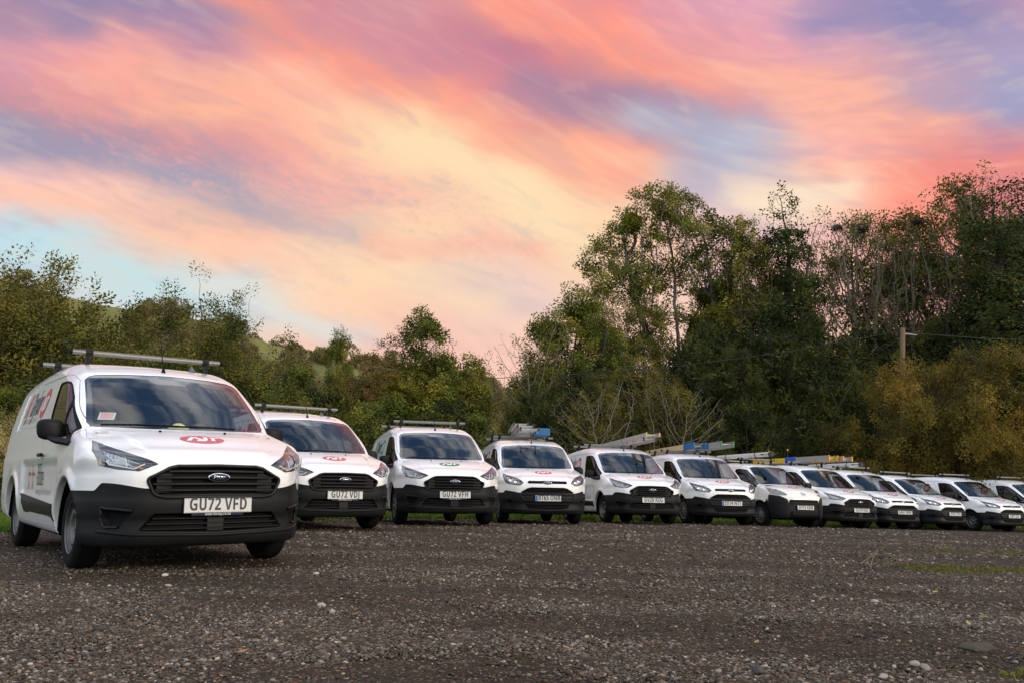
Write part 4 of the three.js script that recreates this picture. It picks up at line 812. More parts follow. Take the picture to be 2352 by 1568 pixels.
    mesh('wing_mirror', merge([mir.translate(-0.2, 1.09, sg * 0.95), bent([[-0.12, 1.03, sg * 0.83], [-0.16, 1.04, sg * 0.89], [-0.19, 1.06, sg * 0.93]], 0.026)]), M.black, van);
  });
  const ws = new THREE.Group(); ws.name = 'windscreen'; van.add(ws);
  const [pane, border] = cut(wind, (x, y, z) => polyDist(PG, z, y), 0.008, field);
  mesh('glass', skin(pane, field, -0.003), M.glass, ws); mesh('black_border', skin(border, field, -0.003), M.frit, ws);
  mesh('wipers', merge([bead(field, [[0.25, 1.10], [-0.05, 1.108], [-0.38, 1.10]], 0.009, false, 0.015), bead(field, [[-0.12, 1.10], [-0.4, 1.115], [-0.64, 1.12]], 0.009, false, 0.018)]), M.blackDeep, ws);
  const gM = fr(PM), b = mesh('bumper', sunk(mid, gM, field, 0.03, 0.03), M.black, van);
  for (const y of [0.655, 0.625, 0.595]) mesh('slat', slat(field, y, y, 0.44, 0.44, 0.02, 0.012), M.slat, b);
  mesh('lower_opening', new RoundedBoxGeometry(0.02, 0.09, 0.8, 2, 0.008).translate(0.715, 0.36, 0), M.blackDeep, b);
  // two upright chevrons on the nose
  const chev = (y) => [[-0.075, y - 0.055], [0, y], [0.075, y - 0.055], [0.075, y - 0.085], [0, y - 0.03], [-0.075, y - 0.085]];
  const em = mesh('badge', merge([0.905, 0.86].map((y) => { const g = refine(shapeOf([chev(y)]), 0.02), p = g.attributes.position; for (let i = 0; i < p.count; i++) { const z = p.getX(i), yy = p.getY(i); p.setXYZ(i, field.atX(yy, z) + 0.008, yy, z); } g.computeVertexNormals(); return g; })), M.chrome, van);
  const inn = new THREE.Group(); inn.name = 'cabin'; van.add(inn);
  mesh('dashboard', box(-0.35, 0.1, 0.5, 1.06, -0.66, 0.66), M.interior, inn);
  for (const z of [0.34, -0.34]) mesh('seat', merge([new RoundedBoxGeometry(0.15, 0.6, 0.45, 3, 0.05).rotateZ(0.2).translate(-1.0, 0.88, z), new RoundedBoxGeometry(0.09, 0.17, 0.25, 3, 0.035).translate(-1.07, 1.25, z)]), M.seat, inn);
  mesh('bulkhead', box(-1.3, -1.28, 0.3, 1.55, -0.62, 0.62), M.interior, inn); mesh('cabin_floor', box(-1.3, 0.1, 0.3, 0.33, -0.7, 0.7), M.interior, inn);
  const ay = field.atY(-0.86, 0); mesh('aerial', merge([new THREE.CylinderGeometry(0.006, 0.02, 0.05, 10).translate(-0.86, ay + 0.02, 0), rod([-0.87, ay + 0.04, 0], [-1.02, ay + 0.26, 0], 0.0045, 0.0025, 6)]), M.blackDeep, van);
  const SP = { wheelR: 0.31, tyreW: 0.185, rimR: 0.19 };
  for (const z of [0.745, -0.745]) { addWheel(van, SP, 0, z, 'fine'); addWheel(van, SP, -2.513, z, 'fine'); }
  return [van, field];
}
// ---------------------------------------------------------------- the row of vans
const protoNew = buildVan(true), protoOld = buildVan(false);
const VAN_DATA = [
  // pose, face, plate, blue band, logo colour, wheels, bars, label
  [0, 'new', 'GU72 VFD', 0, 'red', 'steel', 'white panel van with big black grille, largest and nearest, plate GU72 VFD'],
  [1, 'new', 'GU72 VDJ', 0, 'red', 'trim', 'white panel van half hidden behind the nearest one, plate GU72 VDJ'],
  [2, 'new', 'GU72 VFH', 0, 'green', 'trim', 'white panel van with green round logo on its bonnet, plate GU72 VFH'],
  [3, 'old', 'BT65 ONB', 1, 'red', 'trim', 'white panel van under a stack of silver ladders with blue tip, plate BT65 ONB'],
  [4, 'new', 'GV20 RZG', 0, 'red', 'steel', 'white big-grille van with pale double ladder on its bars, plate GV20 RZG'],
  [5, 'old', 'EX14 NTT', 1, 'red', 'fine', 'white panel van carrying a timber-coloured ladder, plate EX14 NTT'],
  [7, 'new', 'GX19 HGJ', 0, 'red', 'steel', 'white big-grille van beside the cream one under yellow ladders, plate GX19 HGJ'],
  [8, 'old', 'GX67 WKE', 0, 'red', 'steel', 'white slim-grille van with a silver pipe tube above its roof, plate GX67 WKE'],
  [9, 'old', 'GY67 VFG', 0, 'red', 'steel', 'white slim-grille van with plate GY67 VFG, second before the row leaves the photo'],
  [10, 'old', 'LM17 JZV', 0, 'red', 'steel', 'white slim-grille van near the frame edge with black-centred wheel showing, plate LM17 JZV'],
  [11, 'old', 'LM17 JZX', 0, 'red', 'steel', 'white van at the far end of the row, only its side and window in view'],
];
const VANS = {};
for (const [pi, face, plate, euro, colour, wheels, label] of VAN_DATA) {
  const van = (face === 'new' ? protoNew : protoOld).clone();
  van.name = numbered('panel_van'); scene.add(van); van.applyMatrix4(poseMatrix(POSES[pi])); VANS[pi] = van;
  tag(van, label, 'van', 'vans parked in a curving row on the gravel');
  for (const z of [0.755, -0.755]) { addWheel(van, VAN_SPEC, 0, z, wheels, pi === 0 ? 0 : 0); addWheel(van, VAN_SPEC, -2.66, z, wheels); }
  if (pi !== 11) numberPlate(van, plate, face === 'new' ? 0.918 : 0.912, face === 'new' ? 0.5055 : 0.506, euro, 0.52, 0.111, face === 'new' ? 0.05 : 0.02);
  if (pi < 3) {
    const st = new THREE.Group(); st.name = 'dealer_strip'; st.position.set(0.912, 0.441, 0); van.add(st);
    mesh('strip', new RoundedBoxGeometry(0.01, 0.026, 0.40, 2, 0.003), M.badgeBlue, st);
    const t = letters(fontSans, 'www.hendy.co.uk', 0.018, 1), w = t.boundingBox.max.x / 2, q = t.attributes.position; for (let i = 0; i < q.count; i++) q.setXYZ(i, 0.0056, q.getY(i) - 0.007, -(q.getX(i) - w)); t.computeVertexNormals(); mesh('web_address', t, M.sticker, st);
  }
  bonnetMark(van, vanField, colour === 'green' ? M.green : M.redWithReflection, 0.437, colour);
  sideLettering(van, vanField, colour === 'green' ? M.green : M.red, colour);
  doorLettering(van, vanField, colour === 'green' ? M.green : M.red);
  const B = { 3: [-1.78, -2.75], 4: [-1.73, -2.5], 5: [-1.65, -2.45] }[pi] ?? [-1.335, -2.70];
  roofBar(van, vanField, B[0], 1.895, 0.735, 0.555); roofBar(van, vanField, B[1], 1.905, 0.765, 0.585);
}
const [cream, creamField] = buildCreamVan();
cream.name = 'cream_van'; scene.add(cream); cream.applyMatrix4(poseMatrix(POSES[6])); VANS[6] = cream;
tag(cream, 'cream rounded van with black corner bumpers and twin chevron badge, plate DY15 XSM', 'van', 'vans parked in a curving row on the gravel');
numberPlate(cream, 'DY15 XSM', 0.752, 0.505, 0, 0.52, 0.111, 0.03);
bonnetMark(cream, creamField, M.redWithReflection, 0.30, 'cream', 0.15);
roofBar(cream, creamField, -1.15, 1.80, 0.62, 0.5); roofBar(cream, creamField, -2.3, 1.80, 0.62, 0.5);
// ---------------------------------------------------------------- hills, trees, bushes
const RAY = (X, Y) => new THREE.Vector3((X - 1176) / 1939, -(Y - 784) / 1939, -1).applyQuaternion(camera.quaternion);
const HORIZON = (X) => 1141 + (X - 1176) * 0.0262;
const spot = (X, depth) => { const d = RAY(X, HORIZON(X)); return [d.x / -d.z * depth, -depth]; };       // a place on the ground at a depth
const heightAt = (X, Y, depth) => { const d = RAY(X, Y); return 0.62 + d.y / -d.z * depth; };

// foliage: a spray of leaves on a twig, about 0.4 m long, pointing along +y
function sprayGeometry(seed, n, leaf, len, spread, droop = 0) {
  const r = rngOf(seed), pos = [], idx = [], nor = [];
  for (let i = 0; i < n; i++) {
    const t = (i + 0.5) / n, a = i * 2.4 + r(), s = leaf * (0.65 + 0.7 * r()), o = new THREE.Vector3(Math.cos(a) * spread * r(), len * t + (r() - 0.5) * 0.06, Math.sin(a) * spread * r());
    const dir = new THREE.Vector3(Math.cos(a), 0.55 - droop + 0.5 * (r() - 0.5), Math.sin(a)).normalize(), side = new THREE.Vector3(-Math.sin(a), (r() - 0.5) * 1.2, Math.cos(a)).normalize(), up = dir.clone().cross(side).normalize();
    const b = pos.length / 3, tip = o.clone().addScaledVector(dir, s), l = o.clone().addScaledVector(dir, s * 0.45).addScaledVector(side, s * 0.30).addScaledVector(up, s * 0.07), q = o.clone().addScaledVector(dir, s * 0.45).addScaledVector(side, -s * 0.30).addScaledVector(up, s * 0.07);
    for (const p of [o, l, tip, q]) { pos.push(p.x, p.y, p.z); nor.push(-up.x, -up.y, -up.z); }
    idx.push(b, b + 1, b + 2, b, b + 2, b + 3);
  }
  const g = new THREE.BufferGeometry(); g.setAttribute('position', new THREE.Float32BufferAttribute(pos, 3)); g.setAttribute('normal', new THREE.Float32BufferAttribute(nor, 3)); g.setIndex(idx); return g;
}
const LEAF = new THREE.MeshPhysicalMaterial({ color: 0xffffff, roughness: 0.8, transmission: 0.3, thickness: 0, specularIntensity: 0.3, side: THREE.DoubleSide });
const BARK = { brown: std(0.055, 0.042, 0.030, 0.9), grey: std(0.17, 0.15, 0.125, 0.9), dark: std(0.028, 0.023, 0.017, 0.95), pale: std(0.17, 0.14, 0.10, 0.9), twig: std(0.10, 0.075, 0.045, 0.9) };
const SPRAY = {
  willow: sprayGeometry(1, 24, 0.068, 0.44, 0.10), ash: sprayGeometry(2, 16, 0.105, 0.36, 0.14, 0.5), round: sprayGeometry(3, 20, 0.08, 0.26, 0.14), ivy: sprayGeometry(4, 14, 0.11, 0.2, 0.14, 0.7), fine: sprayGeometry(5, 22, 0.066, 0.32, 0.13, 0.2), far: sprayGeometry(6, 10, 0.24, 0.4, 0.22),
};
// points inside a set of ellipsoids [x, y, z, rx, ry, rz, weight]
function cloud(r, lobes, n) {
  const out = [], W = lobes.map((l) => l[6] ?? l[3] * l[4] * l[5]), sum = W.reduce((a, b) => a + b, 0);
  while (out.length < n) {
    let k = r() * sum, i = 0; while (k > W[i]) k -= W[i++];
    const l = lobes[i], a = [r() * 2 - 1, r() * 2 - 1, r() * 2 - 1];
    if (a[0] * a[0] + a[1] * a[1] + a[2] * a[2] > 1) continue;
    out.push([l[0] + a[0] * l[3], l[1] + a[1] * l[4], l[2] + a[2] * l[5]]);
  }
  return out;
}
// branches grow towards the points of the crown that are not yet reached
function grow(r, points, stems, D = 0.28, reach = 4, kill = 0.55, most = 3500, lift = 0.05) {
  const N = [];                                             // [x, y, z, parent]
  for (const s of stems) {
    let par = -1;
    for (let i = 0; i + 1 < s.length; i++) { const L = Math.hypot(s[i + 1][0] - s[i][0], s[i + 1][1] - s[i][1], s[i + 1][2] - s[i][2]), k = Math.max(1, Math.round(L / D)); for (let q = i ? 1 : 0; q <= k; q++) { const t = q / k, w = 0.25 * D; N.push([lerp(s[i][0], s[i + 1][0], t) + (r() - 0.5) * w, lerp(s[i][1], s[i + 1][1], t), lerp(s[i][2], s[i + 1][2], t) + (r() - 0.5) * w, par]); par = N.length - 1; } }
  }
  const near = points.map(() => [1e9, -1]), live = points.map(() => true);
  const seen = (n) => { const p = N[n]; for (let i = 0; i < points.length; i++) if (live[i]) { const q = points[i], d = (q[0] - p[0]) ** 2 + (q[1] - p[1]) ** 2 + (q[2] - p[2]) ** 2; if (d < near[i][0]) { near[i][0] = d; near[i][1] = n; } if (d < kill * kill) live[i] = false; } };
  for (let i = 0; i < N.length; i++) seen(i);
  for (let it = 0; it < 120 && N.length < most; it++) {
    const pull = new Map();
    for (let i = 0; i < points.length; i++) if (live[i] && near[i][0] < reach * reach) {
      const [d2, n] = near[i], p = N[n], q = points[i], d = Math.sqrt(d2) || 1, v = pull.get(n) ?? [0, 0, 0];
      v[0] += (q[0] - p[0]) / d; v[1] += (q[1] - p[1]) / d; v[2] += (q[2] - p[2]) / d; pull.set(n, v);
    }
    if (!pull.size) break;
    const start = N.length;
    for (const [n, v] of pull) {
      const l = Math.hypot(...v) || 1, p = N[n];
      let x = v[0] / l + (r() - 0.5) * 0.5, y = v[1] / l + lift + (r() - 0.5) * 0.4, z = v[2] / l + (r() - 0.5) * 0.5; const m = Math.hypot(x, y, z) || 1;
      N.push([p[0] + x / m * D, p[1] + y / m * D, p[2] + z / m * D, n]);
    }
    for (let i = start; i < N.length; i++) seen(i);
  }
  return N;
}
function radii(N, tip, base) {                               // pipe model, scaled so that the trunk has the wanted girth
  const R = new Float32Array(N.length), kids = N.map(() => []);
  N.forEach((n, i) => { if (n[3] >= 0) kids[n[3]].push(i); });
  for (let i = N.length - 1; i >= 0; i--) R[i] = kids[i].length ? Math.pow(kids[i].reduce((a, k) => a + Math.pow(R[k], 2.3), 0), 1 / 2.3) : tip;
  const top = Math.max(...N.map((n, i) => (n[3] < 0 ? R[i] : 0))), e = Math.log(base / tip) / Math.log(top / tip);
  for (let i = 0; i < R.length; i++) R[i] = tip * Math.pow(R[i] / tip, Math.max(0.3, e));
  return [R, kids];
}
function limbs(N, R, kids, least) {                          // tapered tubes along every branch
  const pos = [], idx = [], done = new Uint8Array(N.length);
  const chain = (start, first) => {
    const c = []; if (first >= 0) c.push(first);
    for (let i = start; i >= 0;) { c.push(i); done[i] = 1; let b = -1; for (const k of kids[i]) if (!done[k] && (b < 0 || R[k] > R[b])) b = k; i = b >= 0 && R[b] > least ? b : -1; }
    if (c.length < 2) return;
    const seg = R[c[1]] > 0.09 ? 9 : R[c[1]] > 0.03 ? 6 : 4, b0 = pos.length / 3;
    let u = new THREE.Vector3(1, 0, 0.3).normalize();
    c.forEach((n, j) => {
      const p = new THREE.Vector3(...N[n]), a = new THREE.Vector3(...N[c[Math.max(0, j - 1)]]), b = new THREE.Vector3(...N[c[Math.min(c.length - 1, j + 1)]]), t = b.sub(a).normalize();
      u.addScaledVector(t, -u.dot(t)); if (u.lengthSq() < 1e-6) u.set(t.z, t.x, t.y).addScaledVector(t, -(t.z * t.x + t.x * t.y + t.y * t.z)); u.normalize();
      const w = t.clone().cross(u), rr = j === 0 && first >= 0 ? R[c[1]] : R[n] * (j === c.length - 1 ? 0.5 : 1);
      for (let k = 0; k < seg; k++) { const q = k / seg * 2 * Math.PI, cs = Math.cos(q) * rr, sn = Math.sin(q) * rr; pos.push(p.x + u.x * cs + w.x * sn, p.y + u.y * cs + w.y * sn, p.z + u.z * cs + w.z * sn); }
      if (j) for (let k = 0; k < seg; k++) { const A = b0 + (j - 1) * seg + k, B = b0 + (j - 1) * seg + (k + 1) % seg; idx.push(A, B, A + seg, B, B + seg, A + seg); }
    });
  };
  for (let i = 0; i < N.length; i++) if (!done[i] && R[i] > least && (N[i][3] < 0 || done[N[i][3]])) chain(i, N[i][3]);
  const g = new THREE.BufferGeometry(); g.setAttribute('position', new THREE.Float32BufferAttribute(pos, 3)); g.setIndex(idx); g.computeVertexNormals(); return g;
}
const _m = new THREE.Matrix4(), _q = new THREE.Quaternion(), _e = new THREE.Euler(), _s = new THREE.Vector3(), _p = new THREE.Vector3(), _c = new THREE.Color(), UPV = new THREE.Vector3(0, 1, 0);
function leaves(r, spots, geo, tones, size = 1) {            // spots: [x, y, z, dx, dy, dz]
  const im = new THREE.InstancedMesh(geo, LEAF, spots.length);
  spots.forEach((s, i) => {
    _p.set(s[3] + (r() - 0.5) * 1.3, s[4] + (r() - 0.5) * 1.1, s[5] + (r() - 0.5) * 1.3).normalize(); _q.setFromUnitVectors(UPV, _p); _e.set(0, r() * 6.28, 0); _q.multiply(new THREE.Quaternion().setFromEuler(_e));
    const k = size * (0.7 + 0.6 * r()); _m.compose(_p.set(s[0], s[1], s[2]), _q, _s.set(k, k, k)); im.setMatrixAt(i, _m);
    // tone drifts slowly through the crown, so that light and dark clumps show
    const n = 0.5 + 0.5 * n3(s[0] * 0.55 + tones.length, s[1] * 0.55, s[2] * 0.55) + (r() - 0.5) * 0.55, t = clamp(n, 0, 0.999) * (tones.length - 1), a = tones[t | 0], b = tones[(t | 0) + 1], f = t - (t | 0), v = 0.75 + 0.5 * r();
    im.setColorAt(i, _c.setRGB(lerp(a[0], b[0], f) * v, lerp(a[1], b[1], f) * v, lerp(a[2], b[2], f) * v));
  });
  return im;
}
// one tree or bush from its description; returns a Group with trunk and crown (and ivy)
function plant(o) {
  const r = rngOf(o.seed), N = grow(r, cloud(r, o.lobes, o.points), o.stems, o.D ?? 0.28, o.reach ?? 4, o.kill ?? 0.5, o.most ?? 3200, o.lift ?? 0.05), [R, kids] = radii(N, o.tip ?? 0.006, o.girth ?? 0.16), g = new THREE.Group();
  if (globalThis.DBG) console.log(o.seed, 'nodes', N.length, 'top', Math.max(...N.map((n) => n[1])).toFixed(2), 'wide', Math.min(...N.map((n) => n[0])).toFixed(2), Math.max(...N.map((n) => n[0])).toFixed(2));
  mesh('trunk', limbs(N, R, kids, o.least ?? 0.0075), o.bark ?? BARK.brown, g);
  const spots = [], ivy = [];
  N.forEach((n, i) => {
    const p = n[3] >= 0 ? N[n[3]] : n, d = [n[0] - p[0], n[1] - p[1] + 1e-3, n[2] - p[2]], l = Math.hypot(...d);
    const thin = R[i] < (o.leafy ?? 0.016), h = n[1];
    if (o.leaf && thin && h > (o.bareBelow ?? 0)) {
      const k = (kids[i].length ? o.per ?? 1.2 : (o.per ?? 1.2) * 2.2) * (o.gap ? clamp(0.5 + 1.4 * n3(n[0] * o.gap + o.seed, n[1] * o.gap, n[2] * o.gap), 0.02, 1.6) : 1) * (o.fade ? o.fade(n) : 1);
      for (let q = 0; q < Math.floor(k + r()); q++) { const w = o.fuzz ?? 0.32; spots.push([n[0] + (r() - 0.5) * w, n[1] + (r() - 0.5) * w, n[2] + (r() - 0.5) * w, d[0] / l, d[1] / l + (o.hang ?? 0.2), d[2] / l]); }
    }
    if (o.ivy && R[i] > 0.045 && h < o.ivyTop * (0.75 + 0.5 * r())) for (let q = 0; q < o.ivy; q++) { const a = r() * 6.28, w = R[i] + (o.ivyWide ?? 0.5) * Math.sqrt(r()) * (0.5 + 0.7 * (0.5 + 0.5 * n3(n[0] * 0.6, n[1] * 0.9, o.seed))); ivy.push([n[0] + Math.cos(a) * w, n[1] + (r() - 0.5) * 0.4, n[2] + Math.sin(a) * w, Math.cos(a), 0.1, Math.sin(a)]); }
  });
  if (spots.length) { const c = leaves(r, spots, o.leaf, o.tones, o.size ?? 1); c.name = 'crown'; c.userData.kind = 'stuff'; g.add(c); }
  if (ivy.length) { const c = leaves(r, ivy, SPRAY.ivy, TONE.ivy, 1.1); c.name = 'ivy'; c.userData.kind = 'stuff'; g.add(c); }
  HEIGHT.set(g, Math.max(...N.map((n) => n[1])) + 0.15);
  return g;
}
const TONE = {
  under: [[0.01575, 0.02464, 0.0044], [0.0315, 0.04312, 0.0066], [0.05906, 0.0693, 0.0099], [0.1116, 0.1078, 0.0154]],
  olive: [[0.04067, 0.0529, 0.007308], [0.08135, 0.09257, 0.01096], [0.1423, 0.1388, 0.01644], [0.1966, 0.1586, 0.0201]],
  willow: [[0.05742, 0.06896, 0.01015], [0.1084, 0.1129, 0.01522], [0.1723, 0.1546, 0.0203], [0.2297, 0.1724, 0.02639]],
  green: [[0.05154, 0.0686, 0.007403], [0.1054, 0.1285, 0.01233], [0.1756, 0.18, 0.01644], [0.2578, 0.2057, 0.02056]],
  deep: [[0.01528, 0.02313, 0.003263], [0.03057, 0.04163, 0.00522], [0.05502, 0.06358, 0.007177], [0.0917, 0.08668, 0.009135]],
  ivy: [[0.01298, 0.02466, 0.004466], [0.03028, 0.04933, 0.006699], [0.06489, 0.08456, 0.01116], [0.1038, 0.1162, 0.0134]],
  yellow: [[0.05, 0.062, 0.010], [0.095, 0.10, 0.014], [0.165, 0.145, 0.016], [0.26, 0.19, 0.02]],
  gold: [[0.0462, 0.0418, 0.006], [0.1012, 0.0836, 0.01], [0.165, 0.121, 0.013], [0.264, 0.1595, 0.018]],
  rust: [[0.0493, 0.03944, 0.009135], [0.0986, 0.0638, 0.01319], [0.1602, 0.09048, 0.01827], [0.1849, 0.1102, 0.0203]],
  scrub: [[0.087, 0.0841, 0.0232], [0.145, 0.1232, 0.0348], [0.1958, 0.1377, 0.0493], [0.1595, 0.174, 0.0435]],
  straw: [[0.232, 0.174, 0.06525], [0.348, 0.261, 0.1015], [0.435, 0.348, 0.145], [0.29, 0.2465, 0.0725]],
};
// plume-shaped lobes: several leaning upright shoots side by side
function plumes(seed, n, wide, h0, h1, lean, rad) { const r = rngOf(seed), L = []; for (let i = 0; i < n; i++) { const a = r() * 6.28, q = Math.sqrt(r()) * wide, h = lerp(h0, h1, r()) * (1 - 0.25 * q / wide), x = Math.cos(a) * q, z = Math.sin(a) * q * 0.8; for (let k = 0; k < 3; k++) { const t = (k + 0.5) / 3; L.push([x + lean * h * t, h * (0.30 + 0.62 * t), z, rad * (1.25 - 0.75 * t), h * 0.17, rad * (1.25 - 0.75 * t), 0.8]); } } return L; }
const P = {}, HEIGHT = new Map();
P.willowA = plant({ least: 0.005, seed: 21, lobes: [[0, 2.2, 0, 2.1, 2.1, 1.8], ...plumes(5, 13, 1.9, 4.6, 6.7, 0.05, 0.42)], points: 4200, stems: [[[0, 0, 0], [0.1, 1.2, 0]], [[-0.7, 0, 0.2], [-0.9, 1.3, 0.2]], [[0.8, 0, -0.1], [1.1, 1.3, 0]]], D: 0.17, reach: 3, kill: 0.21, most: 8000, lift: 0.25, girth: 0.11, leaf: SPRAY.willow, tones: TONE.willow, per: 1.75, fuzz: 0.3, hang: 0.7, leafy: 0.03 });
P.willowB = plant({ least: 0.005, seed: 22, lobes: [[0, 2.2, 0, 2.3, 2.2, 1.9], ...plumes(9, 15, 2.1, 4.4, 7.0, 0.16, 0.36)], points: 4200, stems: [[[0, 0, 0], [0.1, 1.2, 0]], [[-0.9, 0, 0.2], [-1.0, 1.2, 0.2]], [[0.9, 0, -0.1], [1.2, 1.3, 0]]], D: 0.17, reach: 3, kill: 0.21, most: 8000, lift: 0.25, girth: 0.11, leaf: SPRAY.willow, tones: TONE.olive, per: 1.75, fuzz: 0.28, hang: 0.6, leafy: 0.03, gap: 0.9 });
P.poplar = plant({ seed: 23, lobes: [[0, 4.6, 0, 1.9, 1.7, 1.6], [-0.9, 5.6, 0, 0.8, 1.2, 0.8], [0.35, 6.6, 0, 0.9, 1.5, 0.9], [0.55, 7.8, 0, 0.5, 0.9, 0.5], [1.6, 5.2, 0, 0.9, 0.7, 0.8], [0, 3.2, 0, 1.4, 0.8, 1.2]], points: 2300, stems: [[[0, 0, 0], [0.05, 1.6, 0], [0.12, 3.4, 0], [0.3, 5.2, 0]], [[0.02, 1.5, 0], [-0.7, 2.9, 0.1]], [[0.05, 1.7, 0], [0.8, 2.8, -0.1]]], D: 0.2, kill: 0.25, most: 5000, girth: 0.12, bark: BARK.grey, leaf: SPRAY.round, tones: TONE.green, per: 4.4, fuzz: 0.4, gap: 0.8 });
P.rust = plant({ seed: 24, lobes: [[0, 3.6, 0, 1.4, 2.6, 1.3], [0.2, 6.0, 0, 0.7, 1.3, 0.7], [-0.9, 2.4, 0, 0.9, 1.5, 0.9], [0.9, 2.6, 0, 1.0, 1.6, 0.9]], points: 2000, stems: [[[0, 0, 0], [0, 3.5, 0]]], D: 0.2, kill: 0.25, most: 5000, girth: 0.1, leaf: SPRAY.fine, tones: TONE.rust, per: 1.9, fuzz: 0.45, gap: 0.7 });
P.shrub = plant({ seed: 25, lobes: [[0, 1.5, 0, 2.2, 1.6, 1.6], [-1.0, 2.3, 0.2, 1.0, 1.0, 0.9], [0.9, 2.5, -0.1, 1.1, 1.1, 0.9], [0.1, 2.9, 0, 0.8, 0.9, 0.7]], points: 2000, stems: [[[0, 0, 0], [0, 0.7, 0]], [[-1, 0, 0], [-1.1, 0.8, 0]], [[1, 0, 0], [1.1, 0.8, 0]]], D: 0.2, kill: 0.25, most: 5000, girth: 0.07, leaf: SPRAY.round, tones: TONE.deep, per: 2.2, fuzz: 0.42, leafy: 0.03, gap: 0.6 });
P.shrubGreen = plant({ seed: 26, lobes: [[0, 1.4, 0, 2.1, 1.5, 1.5], [-0.9, 2.4, 0.2, 0.8, 1.1, 0.8], [1.0, 2.1, -0.1, 1.0, 1.1, 0.9], [0.2, 3.0, 0, 0.6, 0.9, 0.6]], points: 2000, stems: [[[0, 0, 0], [0, 0.7, 0]], [[-1, 0, 0], [-1.1, 0.8, 0]], [[1, 0, 0], [1.1, 0.8, 0]]], D: 0.2, kill: 0.25, most: 5000, girth: 0.07, leaf: SPRAY.fine, tones: TONE.green, per: 2.2, fuzz: 0.42, leafy: 0.03, gap: 0.7 });
P.ash = plant({ seed: 31, lobes: [[-0.2, 14.0, 0.2, 1.1, 0.8, 1.1, 1], [0.5, 12.1, -0.3, 1.1, 0.8, 1.1, 1], [-1.2, 11.9, 0.2, 1.0, 0.8, 1.0, 1], [1.3, 11.2, 0.3, 1.0, 0.8, 1.0, 1], [-2.0, 13.1, 0.1, 1.0, 0.8, 1.0, 1], [2.4, 13.3, -0.2, 1.0, 0.8, 1.0, 1], [-3.40, 12.30, -1.03, 0.89, 0.63, 0.84, 1], [-2.70, 13.50, -0.90, 0.95, 0.68, 0.91, 1], [-1.80, 14.40, -0.26, 0.82, 0.58, 0.78, 1], [-0.80, 14.90, 0.78, 1.17, 0.84, 1.12, 1], [0.30, 15.20, -0.72, 1.11, 0.79, 1.06, 1], [1.30, 14.80, -0.58, 1.01, 0.72, 0.96, 1], [2.20, 14.30, -1.02, 0.86, 0.61, 0.82, 1], [3.00, 13.30, 1.11, 0.88, 0.63, 0.84, 1], [3.50, 12.10, 0.80, 1.14, 0.81, 1.08, 1], [-2.20, 12.20, -0.80, 1.12, 0.80, 1.07, 1], [-0.60, 13.00, 0.33, 0.92, 0.66, 0.87, 1], [0.90, 13.20, 0.92, 1.09, 0.78, 1.04, 1], [2.10, 12.40, -1.07, 1.16, 0.83, 1.10, 1], [-1.40, 10.80, 0.45, 1.04, 0.74, 0.99, 1], [2.60, 10.60, -0.84, 1.00, 0.71, 0.95, 1], [0.40, 11.30, -1.07, 0.99, 0.70, 0.94, 1], [-2.90, 10.90, 0.95, 1.18, 0.84, 1.12, 1], [1.60, 9.40, -0.52, 1.02, 0.73, 0.97, 1], [-0.40, 9.20, 0.19, 1.17, 0.84, 1.11, 1], [3.30, 9.60, 0.90, 1.16, 0.83, 1.10, 1]], points: 6200, stems: [[[0.2, 0, 0], [0.1, 4, 0.1], [-0.7, 7.5, 0], [-1.5, 9.6, 0]], [[0.9, 0, 0.2], [1.0, 4.5, 0], [1.5, 8, 0], [2.1, 10, 0]], [[-0.5, 0, -0.2], [-0.9, 4, 0], [-1.2, 6.4, 0.2]], [[0.5, 0, -0.4], [0.5, 6, -0.2], [0.3, 9.4, -0.1]]], D: 0.27, reach: 5, kill: 0.27, most: 11000, girth: 0.2, tip: 0.008, least: 0.008, bark: BARK.grey, leaf: SPRAY.ash, tones: TONE.green, per: 1.9, fuzz: 0.42, gap: 1.1, ivy: 18, ivyTop: 7.5, ivyWide: 0.8, fade: (n) => clamp((n[1] - 6.5) / 4.5, 0.25, 1) });
P.ivyTree = plant({ seed: 32, lobes: [[0, 12.6, 0, 1.2, 2.2, 1.2], [0.2, 10.2, 0, 1.5, 1.8, 1.4], [0, 7.4, 0, 1.9, 2.2, 1.8]], points: 1800, stems: [[[0, 0, 0], [0.15, 5, 0], [0.05, 9, 0], [0.2, 11.5, 0]], [[0.5, 0, 0.3], [0.8, 4, 0.2], [0.9, 7.5, 0]]], D: 0.28, kill: 0.32, most: 5000, girth: 0.24, tip: 0.009, bark: BARK.dark, leaf: SPRAY.ash, tones: TONE.deep, per: 0.9, fuzz: 0.5, gap: 0.7, ivy: 42, ivyTop: 11.5, ivyWide: 1.15 });
P.bare = plant({ seed: 33, lobes: [[0, 10.5, 0, 3.4, 3.3, 2.6], [-2.4, 9.0, 0, 1.6, 2.4, 1.6], [2.2, 9.4, 0, 1.7, 2.4, 1.6], [0, 13.2, 0, 2.4, 1.2, 1.8]], points: 2900, stems: [[[0, 0, 0], [-0.1, 3.4, 0], [-0.9, 6.2, 0], [-1.6, 8.4, 0]], [[0.5, 0, 0.1], [0.6, 3.6, 0], [1.2, 6.2, 0.1], [1.4, 8.6, 0]], [[0.2, 0, -0.2], [0.2, 5.5, -0.1], [0.5, 8.5, 0]]], D: 0.28, reach: 5, kill: 0.33, most: 7000, lift: 0.18, girth: 0.2, tip: 0.0085, least: 0.0083, bark: BARK.pale, leaf: SPRAY.ash, tones: TONE.olive, per: 0.16, fuzz: 0.5, gap: 0.5, ivy: 14, ivyTop: 5.5, ivyWide: 0.6 });
